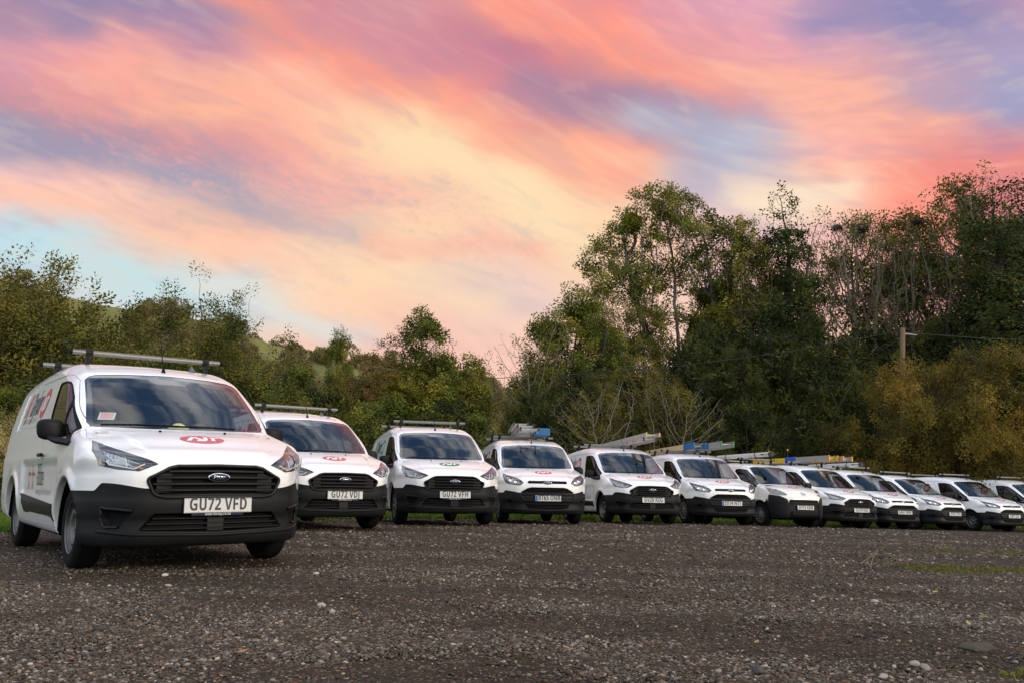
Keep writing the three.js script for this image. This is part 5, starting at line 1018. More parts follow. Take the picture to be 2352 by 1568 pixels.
P.twiggy = plant({ seed: 34, lobes: [[0, 10.2, 0, 3.2, 3.6, 2.6], [-1.9, 11.9, 0, 1.4, 1.6, 1.3], [1.9, 12.4, 0, 1.7, 1.8, 1.4], [0.4, 6.8, 0, 2.8, 2.2, 2.2]], points: 3600, stems: [[[0, 0, 0], [0, 4, 0], [-0.8, 7.5, 0]], [[0.7, 0, 0.2], [1.0, 4.2, 0], [1.6, 8, 0]], [[-0.8, 0, 0.1], [-1.2, 3.8, 0], [-2.0, 7, 0]]], D: 0.28, reach: 5, kill: 0.3, most: 8000, lift: 0.12, girth: 0.19, tip: 0.0095, least: 0.009, bark: BARK.twig, leaf: SPRAY.ash, tones: TONE.olive, per: 1.9, fuzz: 0.5, gap: 0.45, ivy: 14, ivyTop: 6, ivyWide: 0.7 });
P.broad = plant({ seed: 35, lobes: [[0, 6.8, 0, 2.6, 3.0, 2.2], [-1.6, 5.0, 0, 1.5, 2.6, 1.5], [1.6, 5.4, 0, 1.6, 2.6, 1.5], [0.2, 3.0, 0, 2.6, 2.2, 2.1], [0.3, 9.6, 0, 0.9, 1.4, 0.9]], points: 3800, stems: [[[0, 0, 0], [0.1, 2.5, 0], [0, 5, 0]], [[-0.6, 0, 0], [-1, 2.5, 0]], [[0.7, 0, 0], [1.1, 2.8, 0]]], D: 0.26, kill: 0.27, most: 8000, girth: 0.17, tip: 0.008, bark: BARK.dark, leaf: SPRAY.ash, tones: TONE.green, per: 3.1, fuzz: 0.55, gap: 0.55 });
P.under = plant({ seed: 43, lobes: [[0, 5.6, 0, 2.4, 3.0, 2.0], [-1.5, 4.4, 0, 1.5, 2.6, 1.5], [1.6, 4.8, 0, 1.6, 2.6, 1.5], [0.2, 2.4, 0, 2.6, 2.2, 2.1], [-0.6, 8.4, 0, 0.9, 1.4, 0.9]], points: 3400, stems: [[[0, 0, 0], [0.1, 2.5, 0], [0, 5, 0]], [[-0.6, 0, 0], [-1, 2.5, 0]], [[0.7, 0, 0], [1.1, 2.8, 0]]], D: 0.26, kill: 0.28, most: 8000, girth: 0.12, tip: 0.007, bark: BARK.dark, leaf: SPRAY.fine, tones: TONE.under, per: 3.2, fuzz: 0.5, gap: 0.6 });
P.yellow = plant({ seed: 36, lobes: [[0, 4.2, 0, 1.6, 2.4, 1.3], [-1.1, 3.0, 0, 1.0, 1.8, 0.9], [1.0, 3.2, 0, 1.0, 1.9, 0.9], [0.1, 6.4, 0, 0.8, 1.1, 0.7]], points: 2000, stems: [[[0, 0, 0], [0.1, 2, 0], [0, 3.6, 0]], [[0.4, 0, 0], [0.9, 2.2, 0]], [[-0.4, 0, 0.1], [-1, 2.2, 0]]], D: 0.2, kill: 0.25, most: 5000, lift: 0.15, girth: 0.08, tip: 0.008, least: 0.0078, bark: BARK.twig, leaf: SPRAY.fine, tones: TONE.yellow, per: 1.5, fuzz: 0.4, gap: 0.75, bareBelow: 0.5 });
P.bareShrub = plant({ seed: 37, lobes: [[-0.6, 3.0, 0, 1.7, 1.5, 1.0], [-1.6, 4.6, 0, 1.4, 1.4, 0.9], [0.2, 5.0, 0, 1.0, 1.5, 0.9]], points: 1500, stems: [[[0, 0, 0], [-0.2, 1.6, 0], [-0.7, 3.0, 0]], [[0.4, 0, 0], [0.3, 2.4, 0]]], D: 0.18, kill: 0.24, most: 3500, girth: 0.045, tip: 0.006, least: 0.0058, bark: BARK.pale, leaf: SPRAY.fine, tones: TONE.olive, per: 0.08, fuzz: 0.4 });
P.straw = plant({ seed: 41, lobes: [[0, 1.0, 0, 1.3, 1.1, 1.0], [-0.5, 1.7, 0, 0.6, 0.7, 0.6], [0.5, 1.6, 0, 0.7, 0.6, 0.6]], points: 900, stems: [[[0, 0, 0], [0, 0.5, 0]], [[-0.5, 0, 0], [-0.6, 0.6, 0]]], D: 0.16, kill: 0.2, most: 2000, girth: 0.04, leaf: SPRAY.fine, tones: TONE.straw, per: 1.3, fuzz: 0.25, leafy: 0.03, size: 0.6, gap: 0.9 });
{
  const tiers = [], r = rngOf(77);
  for (let i = 0; i < 46; i++) { const t = r(), h = 0.7 + 4.1 * t, w = 3.7 * Math.sqrt(Math.max(0.05, 1 - (t * 0.93) ** 2.2)), a = r() * 6.28, q = w * (0.45 + 0.55 * r()); tiers.push([Math.cos(a) * q, h, Math.sin(a) * q * 0.75, 0.95, 0.28, 0.85]); }
  P.gold = plant({ seed: 38, lobes: [[0, 2.4, 0, 2.6, 1.9, 2.0], ...tiers], points: 4600, stems: [[[0, 0, 0], [0.1, 1.2, 0], [0, 2.4, 0]], [[-0.6, 0, 0], [-1.2, 1.4, 0]], [[0.7, 0, 0], [1.3, 1.4, 0]]], D: 0.2, kill: 0.24, most: 9000, lift: -0.02, girth: 0.14, tip: 0.007, bark: BARK.dark, leaf: SPRAY.fine, tones: TONE.gold, per: 3.2, fuzz: 0.4, hang: -0.1, leafy: 0.03, gap: 0.5 });
}
const used = new Set();
// sets a plant so that it stands at depth, centred on a bearing, with a given height and width
function set(kind, X, topY, depth, o, label, category, group, name) {
  const proto = P[kind], first = !used.has(kind), g = first ? proto : proto.clone(); used.add(kind);
  g.name = numbered(name ?? 'tree'); const [x, z] = spot(X, depth), y0 = o.base ?? ground(x, z) - 0.05, h = heightAt(X, topY, depth) - y0;
  g.position.set(x, y0, z);
  const k = h / HEIGHT.get(proto); g.scale.set(k * (o.w ?? 1) * (o.flip ? 1 : 1), k, k * (o.w ?? 1)); g.rotation.y = o.turn ?? 0; scene.add(g);
  tag(g, label, category, group);
  return g;
}
const WOOD = 'trees and bushes of the wood behind the vans', HEDGE = 'trees of the hedge on the left', SCR = 'bushes at the foot of the wood';
// left hedge
set('willowA', -95, 640, 22, { w: 1.1 }, 'olive tree cut by the left frame edge, behind the nearest van', 'tree', HEDGE);
set('willowA', 92, 603, 24, { turn: 2.1 }, 'tall yellowish tree with upright shoots, leftmost full crown of the hedge', 'tree', HEDGE);
set('willowB', 318, 655, 23, { turn: 0.4, w: 1.05 }, 'dark olive tree rising straight above the nearest van’s roof bar', 'tree', HEDGE);
set('willowB', 425, 622, 25, { turn: 2.6, w: 0.9 }, 'olive tree with the highest feathery tip above the nearest van', 'tree', HEDGE);
set('willowB', 520, 668, 26, { w: 0.8 }, 'thin-topped olive tree leaning right above the gap between first two vans', 'tree', HEDGE);
set('willowA', 205, 800, 21, { turn: 4.0, w: 1.5 }, 'low green tree filling the dip under the hillside meadow', 'tree', HEDGE);
set('shrubGreen', 640, 850, 29, { w: 1.2 }, 'rounded green bush above the second van’s roof', 'bush', HEDGE, 'bush');
set('willowA', 590, 835, 33, { turn: 1, w: 1.1 }, 'olive tree right of the leaning one, behind the second van', 'tree', HEDGE);
set('willowA', 690, 850, 34, { turn: 3, w: 1.1 }, 'olive tree between second and third van, lower than its neighbours', 'tree', HEDGE);
set('poplar', 762, 752, 36, { w: 0.62, turn: 2 }, 'slender dark green tree with pointed top left of the rust one', 'tree', HEDGE);
set('rust', 858, 778, 35, { w: 1.1 }, 'rust-brown tinged tree beside the tall green one over the third van', 'tree', HEDGE);
set('rust', 800, 858, 33, { w: 1.35, turn: 2 }, 'brownish low tree left under the rust-tinged one', 'tree', HEDGE);
set('poplar', 982, 709, 36, { w: 1.2 }, 'tall green tree with bare forked grey trunk standing above the third van', 'tree', HEDGE);
[[-30, 900, 19], [120, 900, 20], [250, 850, 20.5], [380, 830, 21.5], [480, 850, 23], [560, 880, 25], [660, 900, 27], [740, 905, 29], [830, 930, 31], [905, 910, 33], [1010, 925, 34], [1075, 960, 31]].forEach(([X, Y, d], i) => set(i % 3 === 1 ? 'shrub' : 'shrubGreen', X, Y, d, { w: 1.25, turn: i * 1.7 }, (i % 3 === 1 ? 'dark' : 'mid green') + ' hedge bush ' + ["behind the nearest van, cut by the left frame edge", "under the tall yellowish tree at far left", "below the hillside meadow gap", "above the nearest van's front roof bar, low", "right of the nearest van's roof bar tip", "in the gap between the nearest and second vans", "above the left end of the second van's roof bar", "above the second van's aerial", "between the second and third vans, low", "left of the third van's roof bar", "directly behind the third van's roof", "beside the two thin dark poles"][i], 'bush', 'bushes along the foot of the left hedge', 'bush'));
set('straw', 4, 925, 13.5, { w: 0.75, turn: 1 }, 'pale straw-coloured bush at left frame edge behind the nearest van', 'bush', HEDGE, 'bush');
// wood on the right
set('bareShrub', 1262, 715, 38, { w: 0.75,}, 'leafless pale shrub reaching left against the sky at the wood’s edge', 'tree', WOOD);
set('broad', 1318, 640, 41, { w: 0.95 }, 'broad green tree with pointed top at the left end of the wood', 'tree', WOOD);
set('broad', 1215, 870, 39, { w: 0.9, turn: 2 }, 'lower green tree sloping down to the hillside at the wood’s left edge', 'tree', WOOD);
set('twiggy', 1420, 640, 45, { w: 0.9 }, 'half bare tree filling between broad green and tallest tree', 'tree', WOOD);
set('ash', 1545, 432, 46, {}, 'tallest tree of the wood, open leafy crown on ivy-clad stems', 'tree', WOOD);
set('broad', 1660, 610, 47, { w: 0.75, turn: 4 }, 'dark green tree right below the tallest crown', 'tree', WOOD);
set('twiggy', 1735, 535, 46, { w: 0.72, turn: 1 }, 'green-brown tree with thin twigs right of the tallest', 'tree', WOOD);
set('ivyTree', 1822, 440, 45, { w: 0.9 }, 'narrow ivy-covered tree with wispy top and dark nests', 'tree', WOOD);
set('ivyTree', 1885, 560, 43, { w: 0.75, turn: 2 }, 'dark ivy column left of the pale bare tree', 'tree', WOOD);
set('bare', 1962, 486, 46, { w: 0.95 }, 'pale leafless tree with many forked limbs against the pink sky', 'tree', WOOD);
set('twiggy', 2060, 484, 49, { w: 0.85, turn: 3 }, 'yellow-green thin-leaved tree behind the pale bare one', 'tree', WOOD);
set('bare', 2140, 520, 45, { w: 0.8, turn: 2.2 }, 'leafless brown tree above the golden bush', 'tree', WOOD);
set('twiggy', 2205, 436, 47, { w: 1.0, turn: 5 }, 'tall twiggy tree rising over the golden bush', 'tree', WOOD);
set('ivyTree', 2340, 425, 41, { w: 1.35, turn: 1 }, 'dark ivy-wrapped tree at the right frame edge', 'tree', WOOD);
set('bare', 2290, 400, 44, { w: 0.8, turn: 4.4 }, 'bare-topped tree just left of the dark ivy tree at the frame edge', 'tree', WOOD);
set('ivyTree', 2440, 420, 43, { w: 1.4, turn: 3 }, 'ivy-wrapped tree cut off by the right frame edge', 'tree', WOOD);
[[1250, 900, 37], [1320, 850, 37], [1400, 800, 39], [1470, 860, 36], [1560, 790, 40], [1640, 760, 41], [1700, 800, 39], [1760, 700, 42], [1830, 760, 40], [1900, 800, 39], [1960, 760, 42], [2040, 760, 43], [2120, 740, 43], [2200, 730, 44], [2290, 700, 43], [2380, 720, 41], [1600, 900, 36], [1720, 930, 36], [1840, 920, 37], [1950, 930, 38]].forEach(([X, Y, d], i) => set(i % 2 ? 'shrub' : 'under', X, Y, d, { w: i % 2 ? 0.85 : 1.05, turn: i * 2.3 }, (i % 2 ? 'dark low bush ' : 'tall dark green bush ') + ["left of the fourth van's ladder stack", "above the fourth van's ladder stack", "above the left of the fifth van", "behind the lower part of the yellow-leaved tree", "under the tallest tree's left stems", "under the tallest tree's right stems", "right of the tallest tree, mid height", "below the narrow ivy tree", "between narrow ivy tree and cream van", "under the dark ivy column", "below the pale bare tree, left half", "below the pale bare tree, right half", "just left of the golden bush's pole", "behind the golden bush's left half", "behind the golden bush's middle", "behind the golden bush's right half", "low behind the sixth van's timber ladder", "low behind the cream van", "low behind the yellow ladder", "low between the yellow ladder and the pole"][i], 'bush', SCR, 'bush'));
set('yellow', 1480, 775, 35, { w: 1.15 }, 'yellow-leaved small tree with pale twigs in front of the dark wood', 'tree', WOOD);
set('yellow', 1380, 850, 34.5, { w: 1.1, turn: 2 }, 'yellowing twiggy small tree left of the brightest yellow one', 'tree', WOOD);
set('bareShrub', 1410, 860, 33, { turn: 0.5, w: 1.2 }, 'tangle of pale bare branches above the ladder-carrying fifth van', 'tree', WOOD);
set('bareShrub', 1530, 850, 33.5, { turn: 3.3, w: 1.0 }, 'pale bare branches right of the yellow-leaved tree', 'tree', WOOD);
set('gold', 2205, 815, 33.9, { w: 0.86 }, 'broad golden-brown bush in tiers, right of the wooden pole', 'bush', WOOD, 'bush');

// old nests high in the bare crowns
{
  const r = rngOf(66), twigs = []; for (let i = 0; i < 70; i++) { const a = r() * 6.28, u = r() * 2 - 1, q = 0.26 * Math.cbrt(r()), p = [Math.cos(a) * q, u * 0.14, Math.sin(a) * q], b = r() * 6.28, l = 0.16 + 0.14 * r(); twigs.push(rod([p[0] - Math.cos(b) * l, p[1] - 0.03, p[2] - Math.sin(b) * l], [p[0] + Math.cos(b) * l, p[1] + 0.06 * (r() - 0.3), p[2] + Math.sin(b) * l], 0.014, 0.007, 4)); }
  const g = merge([...twigs, new THREE.SphereGeometry(0.22, 10, 8).scale(1, 0.6, 1)]);
  for (const [X, Y, d, label] of [[1811, 534, 44.6, 'dark twig nest in the narrow ivy tree, left of two'], [1839, 536, 44.6, 'dark twig nest in the narrow ivy tree, right of two'], [1926, 523, 45.6, 'dark nest high in the left of the pale bare tree'], [1985, 528, 45.6, 'dark nest in the middle of the pale bare tree'], [2108, 510, 44.8, 'dark nest in the crown left of the tall twiggy tree'], [2212, 462, 46.6, 'highest dark nest, in the tall twiggy tree near the right edge']]) { const m = mesh('nest', g, BARK.dark, scene), q = RAY(X, Y); m.position.set(q.x / -q.z * d, heightAt(X, Y, d), -d); m.rotation.y = X; tag(m, label, 'nest', 'nests in the trees of the wood'); }
}

// hillside behind
const crest = pchip([[-45, 13.5], [-27, 11.6], [-22, 11.2], [-17, 10.2], [-12, 9.0], [-8, 8.6], [-4, 8.0], [0, 7.5], [4, 7.1], [10, 6.4], [20, 6], [50, 5.5]]);      // degrees up against degrees across
const MEADOW = [[-26.8, 110, 195, 2.3], [-16.0, 140, 200, 1.2], [-10.9, 120, 190, 0.8], [-2.7, 80, 125, 1.1], [-20, 150, 200, 1.0]];
const meadow = (x, z) => { const d = Math.hypot(x, z), az = Math.atan2(x, -z) * 180 / Math.PI; let m = 0; for (const [a, d0, d1, w] of MEADOW) m = Math.max(m, sstep(w * 1.3, w * 0.7, Math.abs(az - a + 0.4 * n2(d * 0.05, a))) * sstep(d0 - 8, d0 + 8, d) * sstep(d1 + 8, d1 - 8, d)); return m; };
const hillY = (x, z) => { const d = Math.hypot(x, z), az = Math.atan2(x, -z) * 180 / Math.PI, top = Math.tan(crest(az) * Math.PI / 180) * 190; return d < 58 ? -0.5 : -0.5 + top * sstep(50, 205, d) * (d > 190 ? 1 + (d - 190) * 0.0006 : 1) + 1.2 * fbm2(x * 0.03, z * 0.03, 3) * sstep(60, 90, d); };
{
  const pos = [], col = [], idx = [], A = 150, Rn = 70;
  for (let j = 0; j <= Rn; j++) for (let i = 0; i <= A; i++) {
    const az = (-50 + 100 * i / A) * Math.PI / 180, d = 52 + 330 * (j / Rn) ** 1.3, x = Math.sin(az) * d, z = -Math.cos(az) * d;
    pos.push(x, hillY(x, z), z);
    const n = 0.5 + 0.5 * fbm2(x * 0.02 + 3, z * 0.03, 4), m = 0.8 + 0.4 * fbm2(x * 0.2, z * 0.2, 3), f = sstep(0.42, 0.6, n), w = meadow(x, z);
    col.push(lerp(lerp(0.13, 0.11, f), 0.165, w) * m, lerp(lerp(0.105, 0.125, f), 0.165, w) * m, lerp(lerp(0.03, 0.02, f), 0.022, w) * m);
  }
  for (let j = 0; j < Rn; j++) for (let i = 0; i < A; i++) { const a = j * (A + 1) + i; idx.push(a, a + 1, a + A + 1, a + 1, a + A + 2, a + A + 1); }
  const g = new THREE.BufferGeometry(); g.setAttribute('position', new THREE.Float32BufferAttribute(pos, 3)); g.setAttribute('color', new THREE.Float32BufferAttribute(col, 3)); g.setIndex(idx); g.computeVertexNormals();
  tag(mesh('hill', g, new THREE.MeshStandardMaterial({ vertexColors: true, roughness: 0.95, side: THREE.DoubleSide }), scene), null, null, null, 'structure');
  // scrub scattered over the slope, too many and too merged to count
  const r = rngOf(91), spots = [];
  for (let i = 0; i < 900; i++) {
    const az = (-34 + 52 * r()) * Math.PI / 180, d = 75 + 150 * r(), x = Math.sin(az) * d, z = -Math.cos(az) * d, n = fbm2(x * 0.02 + 3, z * 0.03, 4);
    if ((n > -0.02 + 0.1 * r() && r() > 0.12) || meadow(x, z) > 0.3) continue;
    const R = 1.2 + 2.6 * r() * r(), H = R * (0.9 + 0.6 * r()), y = hillY(x, z);
    for (let q = 0; q < 42 * R; q++) { const a = r() * 6.28, u = Math.sqrt(r()), h = r(); spots.push([x + Math.cos(a) * u * R * Math.sqrt(1 - h * h * 0.8), y + h * H, z + Math.sin(a) * u * R * Math.sqrt(1 - h * h * 0.8), Math.cos(a) * 0.6, 0.6, Math.sin(a) * 0.6]); }
  }
  const im = leaves(r, spots, SPRAY.far, TONE.scrub, 1.5); im.name = 'scrub'; scene.add(im); tag(im, 'brown and green scrub scattered over the far hillside', 'scrub', null, 'stuff');
}
console.log('sprays', Object.entries(P).map(([k, g]) => k + ' ' + g.children.map((c) => c.name + (c.isInstancedMesh ? c.count : c.geometry.index.count / 3)).join('/')).join(', '));
// ---------------------------------------------------------------- loose gravel, moss, grass, leaves
{
  const r = rngOf(404);
  const pebble = (seed, detail, flat) => {
    let g = new THREE.IcosahedronGeometry(1, detail); g.deleteAttribute('uv'); g.deleteAttribute('normal'); g = mergeVertices(g, 1e-3); const p = g.attributes.position, q = rngOf(seed), cuts = [];
    for (let i = 0; i < 7; i++) { const a = new THREE.Vector3(q() - 0.5, q() - 0.5, q() - 0.5).normalize(); cuts.push([a, 0.62 + 0.3 * q()]); }
    for (let i = 0; i < p.count; i++) { const v = new THREE.Vector3().fromBufferAttribute(p, i); for (const [a, d] of cuts) { const k = v.dot(a); if (k > d) v.addScaledVector(a, d - k); } v.multiplyScalar(1 + 0.12 * n3(v.x * 1.5 + seed, v.y * 1.5, v.z * 1.5)); p.setXYZ(i, v.x, v.y * flat, v.z * 0.78); }
    g.computeVertexNormals(); return g;
  };
  const stoneMat = new THREE.MeshPhysicalMaterial({ color: 0xffffff, roughness: 0.7, specularIntensity: 0.6 });
  const shapes = [pebble(1, 1, 0.5), pebble(2, 1, 0.62), pebble(3, 1, 0.42), pebble(4, 1, 0.7)], lists = shapes.map(() => []);
  const tone = () => { const t = r(), v = 0.7 + 0.6 * r(); const c = t < 0.30 ? [0.056, 0.047, 0.040] : t < 0.54 ? [0.090, 0.078, 0.068] : t < 0.80 ? [0.034, 0.026, 0.018] : t < 0.91 ? [0.165, 0.145, 0.128] : t < 0.965 ? [0.115, 0.066, 0.036] : [0.27, 0.24, 0.21]; return c.map((q) => q * v); };
  const add = (d0, d1, n, s0, s1, pw, muddy) => {
    for (let i = 0; i < n; i++) {
      const d = Math.sqrt(lerp(d0 * d0, d1 * d1, r())), x = (r() * 2 - 1) * (0.67 * d + 1.1), z = -d;
      const worn = 0.5 + 0.5 * fbm2(x * 0.35 + 4, z * 0.7 - 9, 4), moss = mossAt(x, z);
      if (r() > clamp((worn - 0.36) * 3.4, 0.10, 1) * (1 - 0.75 * moss) * muddy) continue;
      if (behind(x, z) > 3.4) continue;
      const s = lerp(s0, s1, Math.pow(r(), pw)), k = (r() * 4) | 0;
      lists[k].push([x, ground(x, z) + 0.012 * (r() - 0.55) * 0.6 + s * 0.12, z, s, tone(), 0.85 + 0.4 * worn]);
    }
  };
  add(2.5, 5.2, 190000, 0.0036, 0.0125, 2.3, 1.15); add(5.2, 9, 120000, 0.005, 0.0145, 2.3, 1.15); add(9, 16, 50000, 0.009, 0.026, 2.0, 1.0); add(16, 24, 16000, 0.014, 0.034, 2, 0.9);
  add(2.5, 6, 1500, 0.012, 0.024, 2.2, 1); add(6, 14, 1800, 0.015, 0.030, 2.3, 1);
  const gravel = new THREE.Group(); gravel.name = 'gravel'; scene.add(gravel); tag(gravel, 'loose grey and brown gravel covering the yard', 'gravel', null, 'stuff');
  shapes.forEach((g, k) => {
    const im = new THREE.InstancedMesh(g, stoneMat, lists[k].length); im.name = 'stones'; im.userData.kind = 'stuff';
    lists[k].forEach(([x, y, z, s, c, v], i) => {
      _e.set((r() - 0.5) * 0.7, r() * 6.28, (r() - 0.5) * 0.7); _m.compose(_p.set(x, y, z), _q.setFromEuler(_e), _s.set(s * (0.8 + 0.5 * r()), s, s)); im.setMatrixAt(i, _m); im.setColorAt(i, _c.setRGB(c[0] * v * 1.06, c[1] * v, c[2] * v * 0.9));
    });
    gravel.add(im);
  });
  // grass: the verge behind the vans, and the green growth creeping over the gravel
  const tuft = (seed, n, h, w) => { const q = rngOf(seed), pos = [], nor = [], idx = []; for (let i = 0; i < n; i++) { const a = q() * 6.28, l = h * (0.5 + 0.7 * q()), cx = (q() - 0.5) * w, cz = (q() - 0.5) * w, ox = Math.cos(a), oz = Math.sin(a), b = pos.length / 3, bw = 0.055 * h + 0.002, lean = 0.3 + 0.6 * q(); pos.push(cx - oz * bw, 0, cz + ox * bw, cx + oz * bw, 0, cz - ox * bw, cx + ox * l * lean * 0.4, l * 0.65, cz + oz * l * lean * 0.4, cx + ox * l * lean, l * (1 - 0.3 * lean), cz + oz * l * lean); for (let k = 0; k < 4; k++) nor.push(-ox * 0.3, 0.95, -oz * 0.3); idx.push(b, b + 1, b + 2, b + 2, b + 1, b + 3); } const g = new THREE.BufferGeometry(); g.setAttribute('position', new THREE.Float32BufferAttribute(pos, 3)); g.setIndex(idx); g.computeVertexNormals(); return g; };
  const field = (name, label, geo, spots, tones) => { const im = new THREE.InstancedMesh(geo, LEAF, spots.length); spots.forEach(([x, z, s], i) => { _e.set(0, r() * 6.28, 0); _m.compose(_p.set(x, ground(x, z) - 0.004, z), _q.setFromEuler(_e), _s.set(s, s * (0.7 + 0.6 * r()), s)); im.setMatrixAt(i, _m); const t = tones[(r() * tones.length) | 0], v = 0.75 + 0.5 * r(); im.setColorAt(i, _c.setRGB(t[0] * v, t[1] * v, t[2] * v)); }); im.name = name; scene.add(im); tag(im, label, 'grass', null, 'stuff'); };
  const verge = []; for (let i = 0; i < 60000; i++) { const x = -13 + 42 * r(), z = -4 - 34 * r(), b = behind(x, z) + 0.7 * fbm2(x * 0.8, z * 0.8, 3); if (b > 3.5 && b < 9.5) verge.push([x, z, 0.6 + 0.7 * r()]); }
  field('grass', 'bright green grass verge showing beneath and behind the vans', tuft(3, 14, 0.15, 0.22), verge, [[0.16, 0.24, 0.02], [0.13, 0.21, 0.02], [0.22, 0.26, 0.04], [0.10, 0.17, 0.02]]);
  const moss = []; for (let i = 0; i < 90000; i++) { const d = 2.6 + 16 * r() * r(), x = (r() * 2 - 1) * (0.67 * d + 0.2), z = -d, m = mossAt(x, z); if (m > 0.22 && r() < m * 1.1) moss.push([x, z, 0.55 + 0.6 * r()]); }
  field('low_growth', 'patches of short grass and moss on the gravel at the right', tuft(8, 11, 0.030, 0.07), moss, [[0.14, 0.15, 0.02], [0.10, 0.13, 0.02], [0.19, 0.16, 0.03], [0.09, 0.07, 0.03]]);
  // single stones, fallen leaves, a dry twig
  const on = (X, Y) => { const d = RAY(X, Y); let t = 1; for (let i = 0; i < 400; i++) { const x = d.x * t, z = d.z * t, y = 0.6203 + d.y * t - ground(x, z); if (y < 0.002) break; t += y * 0.6 + 0.002; } return [d.x * t, ground(d.x * t, d.z * t), d.z * t]; };
  const big = [pebble(21, 2, 0.62), pebble(22, 2, 0.55), pebble(23, 2, 0.7)], sm = (c) => std(...c, 0.75);
  for (const [X, Y, s, c, label] of [
    [378, 1322, 0.028, [0.42, 0.38, 0.34], 'whitish round pebble lying just below the nearest van’s bumper'], [738, 1392, 0.030, [0.34, 0.31, 0.28], 'pale blocky stone right of the nearest van, upper of two'], [762, 1406, 0.028, [0.33, 0.30, 0.27], 'pale stone just below another pale stone, mid gravel'],
    [726, 1318, 0.024, [0.40, 0.37, 0.34], 'light stone near the nearest van’s far front wheel'], [226, 1608 - 160, 0.034, [0.035, 0.03, 0.026], 'dark brown clod on the gravel at lower left'], [216, 1612 - 105, 0.03, [0.04, 0.032, 0.026], 'dark stone pair member at the lower left'], [1340, 1472 - 130, 0.034, [0.03, 0.028, 0.026], 'dark lump in the middle of the gravel yard'],
    [1742, 1546, 0.040, [0.05, 0.045, 0.04], 'dark grey stone at the lower right foreground'], [1340, 1570 - 60, 0.030, [0.09, 0.07, 0.055], 'brown stone beside the two green fallen leaves'], [2102, 1528, 0.028, [0.24, 0.22, 0.2], 'flat pale stone at lower right'], [2030, 1566 - 8, 0.026, [0.26, 0.24, 0.22], 'light flat chip near the bottom edge right'],
    [2010, 1382, 0.026, [0.36, 0.33, 0.3], 'small white stone left of the grass patch'],
  ]) { const m = mesh('stone', big[(X | 0) % 3].clone(), sm(c), scene), [x, y, z] = on(X, Y); m.position.set(x, y + s * 0.3, z); m.scale.set(s * 0.95, s * 0.75, s * 0.75); m.rotation.y = X; tag(m, label, 'stone'); }
  const clod = mesh('earth_clod', pebble(31, 3, 0.5), std(0.05, 0.04, 0.028, 0.95), scene); { const [x, y, z] = on(2255, 1488); clod.position.set(x, y - 0.01, z); clod.scale.set(0.12, 0.07, 0.09); const p = clod.geometry.attributes.position; for (let i = 0; i < p.count; i++) { const k = 1 + 0.22 * n3(p.getX(i) * 2.2, p.getY(i) * 2.2, p.getZ(i) * 2.2) + 0.1 * n3(p.getX(i) * 6, p.getY(i) * 6, p.getZ(i) * 6); p.setXYZ(i, p.getX(i) * k, p.getY(i) * k, p.getZ(i) * k); } clod.geometry.computeVertexNormals(); tag(clod, 'brown lump of earth and stone at the lower right corner', 'clod'); }
  const leafShape = (L, w, curl) => { const pos = [], idx = [], n = 8; for (let i = 0; i <= n; i++) { const t = i / n, h = w * Math.sin(Math.PI * Math.pow(t, 0.8)) * (1 - 0.15 * t); for (const s of [-1, 0, 1]) pos.push((t - 0.5) * L, 0.012 + curl * (t - 0.5) ** 2 + Math.abs(s) * h * 0.35, s * h); if (i < n) for (const q of [0, 1]) { const a = i * 3 + q; idx.push(a, a + 1, a + 3, a + 1, a + 4, a + 3); } } const g = new THREE.BufferGeometry(); g.setAttribute('position', new THREE.Float32BufferAttribute(pos, 3)); g.setIndex(idx); g.computeVertexNormals(); return g; };
  const G1 = [0.12, 0.17, 0.03], Y1 = [0.32, 0.26, 0.07], O1 = [0.38, 0.17, 0.05], B1 = [0.15, 0.09, 0.045];
  for (const [X, Y, s, a, c, label] of [
    [1192, 1528, 0.07, 0.9, [0.26, 0.27, 0.09], 'pale green leaf standing up in the near gravel, left of two'], [1222, 1533, 0.065, 2.0, [0.24, 0.24, 0.09], 'pale green leaf in the near gravel, right of two'], [1840, 1474, 0.07, 0.2, [0.17, 0.24, 0.03], 'single bright green leaf lying flat on the gravel at right'], [1740, 1486, 0.045, 1.0, Y1, 'small yellow-green leaf left of the bright green one'],
    [2236, 1424, 0.07, 2.6, G1, 'green leaflet, left of the cluster near the right edge'], [2262, 1426, 0.07, 0.5, G1, 'green leaflet, right of the cluster near the right edge'], [2225, 1440, 0.05, 1.4, Y1, 'yellowish curled leaf below the green leaflets'], [2150, 1366, 0.05, 0.3, [0.4, 0.27, 0.03], 'yellow leaf lying in the grass patch'],
    [560, 1508, 0.05, 0.4, O1, 'orange leaf in the lower left gravel'], [1300, 1500, 0.05, 2.2, [0.34, 0.22, 0.1], 'tan dry leaf beside a brown stone'], [1555, 1392, 0.04, 0.8, O1, 'orange leaf chip in the middle gravel at right'], [2035, 1478, 0.06, 0.5, [0.3, 0.2, 0.11], 'dry brown curled leaf at right foreground'], [404, 1405, 0.05, 1.2, B1, 'brown leaf on the gravel below the nearest van'],
    [1620, 1462, 0.06, 1.9, B1, 'brown curled leaf in the middle foreground'],
  ]) { const m = mesh('fallen_leaf', leafShape(s, s * 0.24, s * 0.5), new THREE.MeshStandardMaterial({ color: new THREE.Color(...c), roughness: 0.7, side: THREE.DoubleSide }), scene), [x, y, z] = on(X, Y); m.position.set(x, y + 0.012, z); m.rotation.set(0.25 * Math.sin(X), a, 0.3 * Math.cos(X)); tag(m, label, 'leaf'); }
  const tw = thing('fallen_twig', 'dry bent twig lying on the gravel near the grass patch', 'twig'), A = on(1976, 1298), B = on(2020, 1274), C = on(2058, 1288), D = on(2000, 1309), up = (p, h) => [p[0], p[1] + h, p[2]];
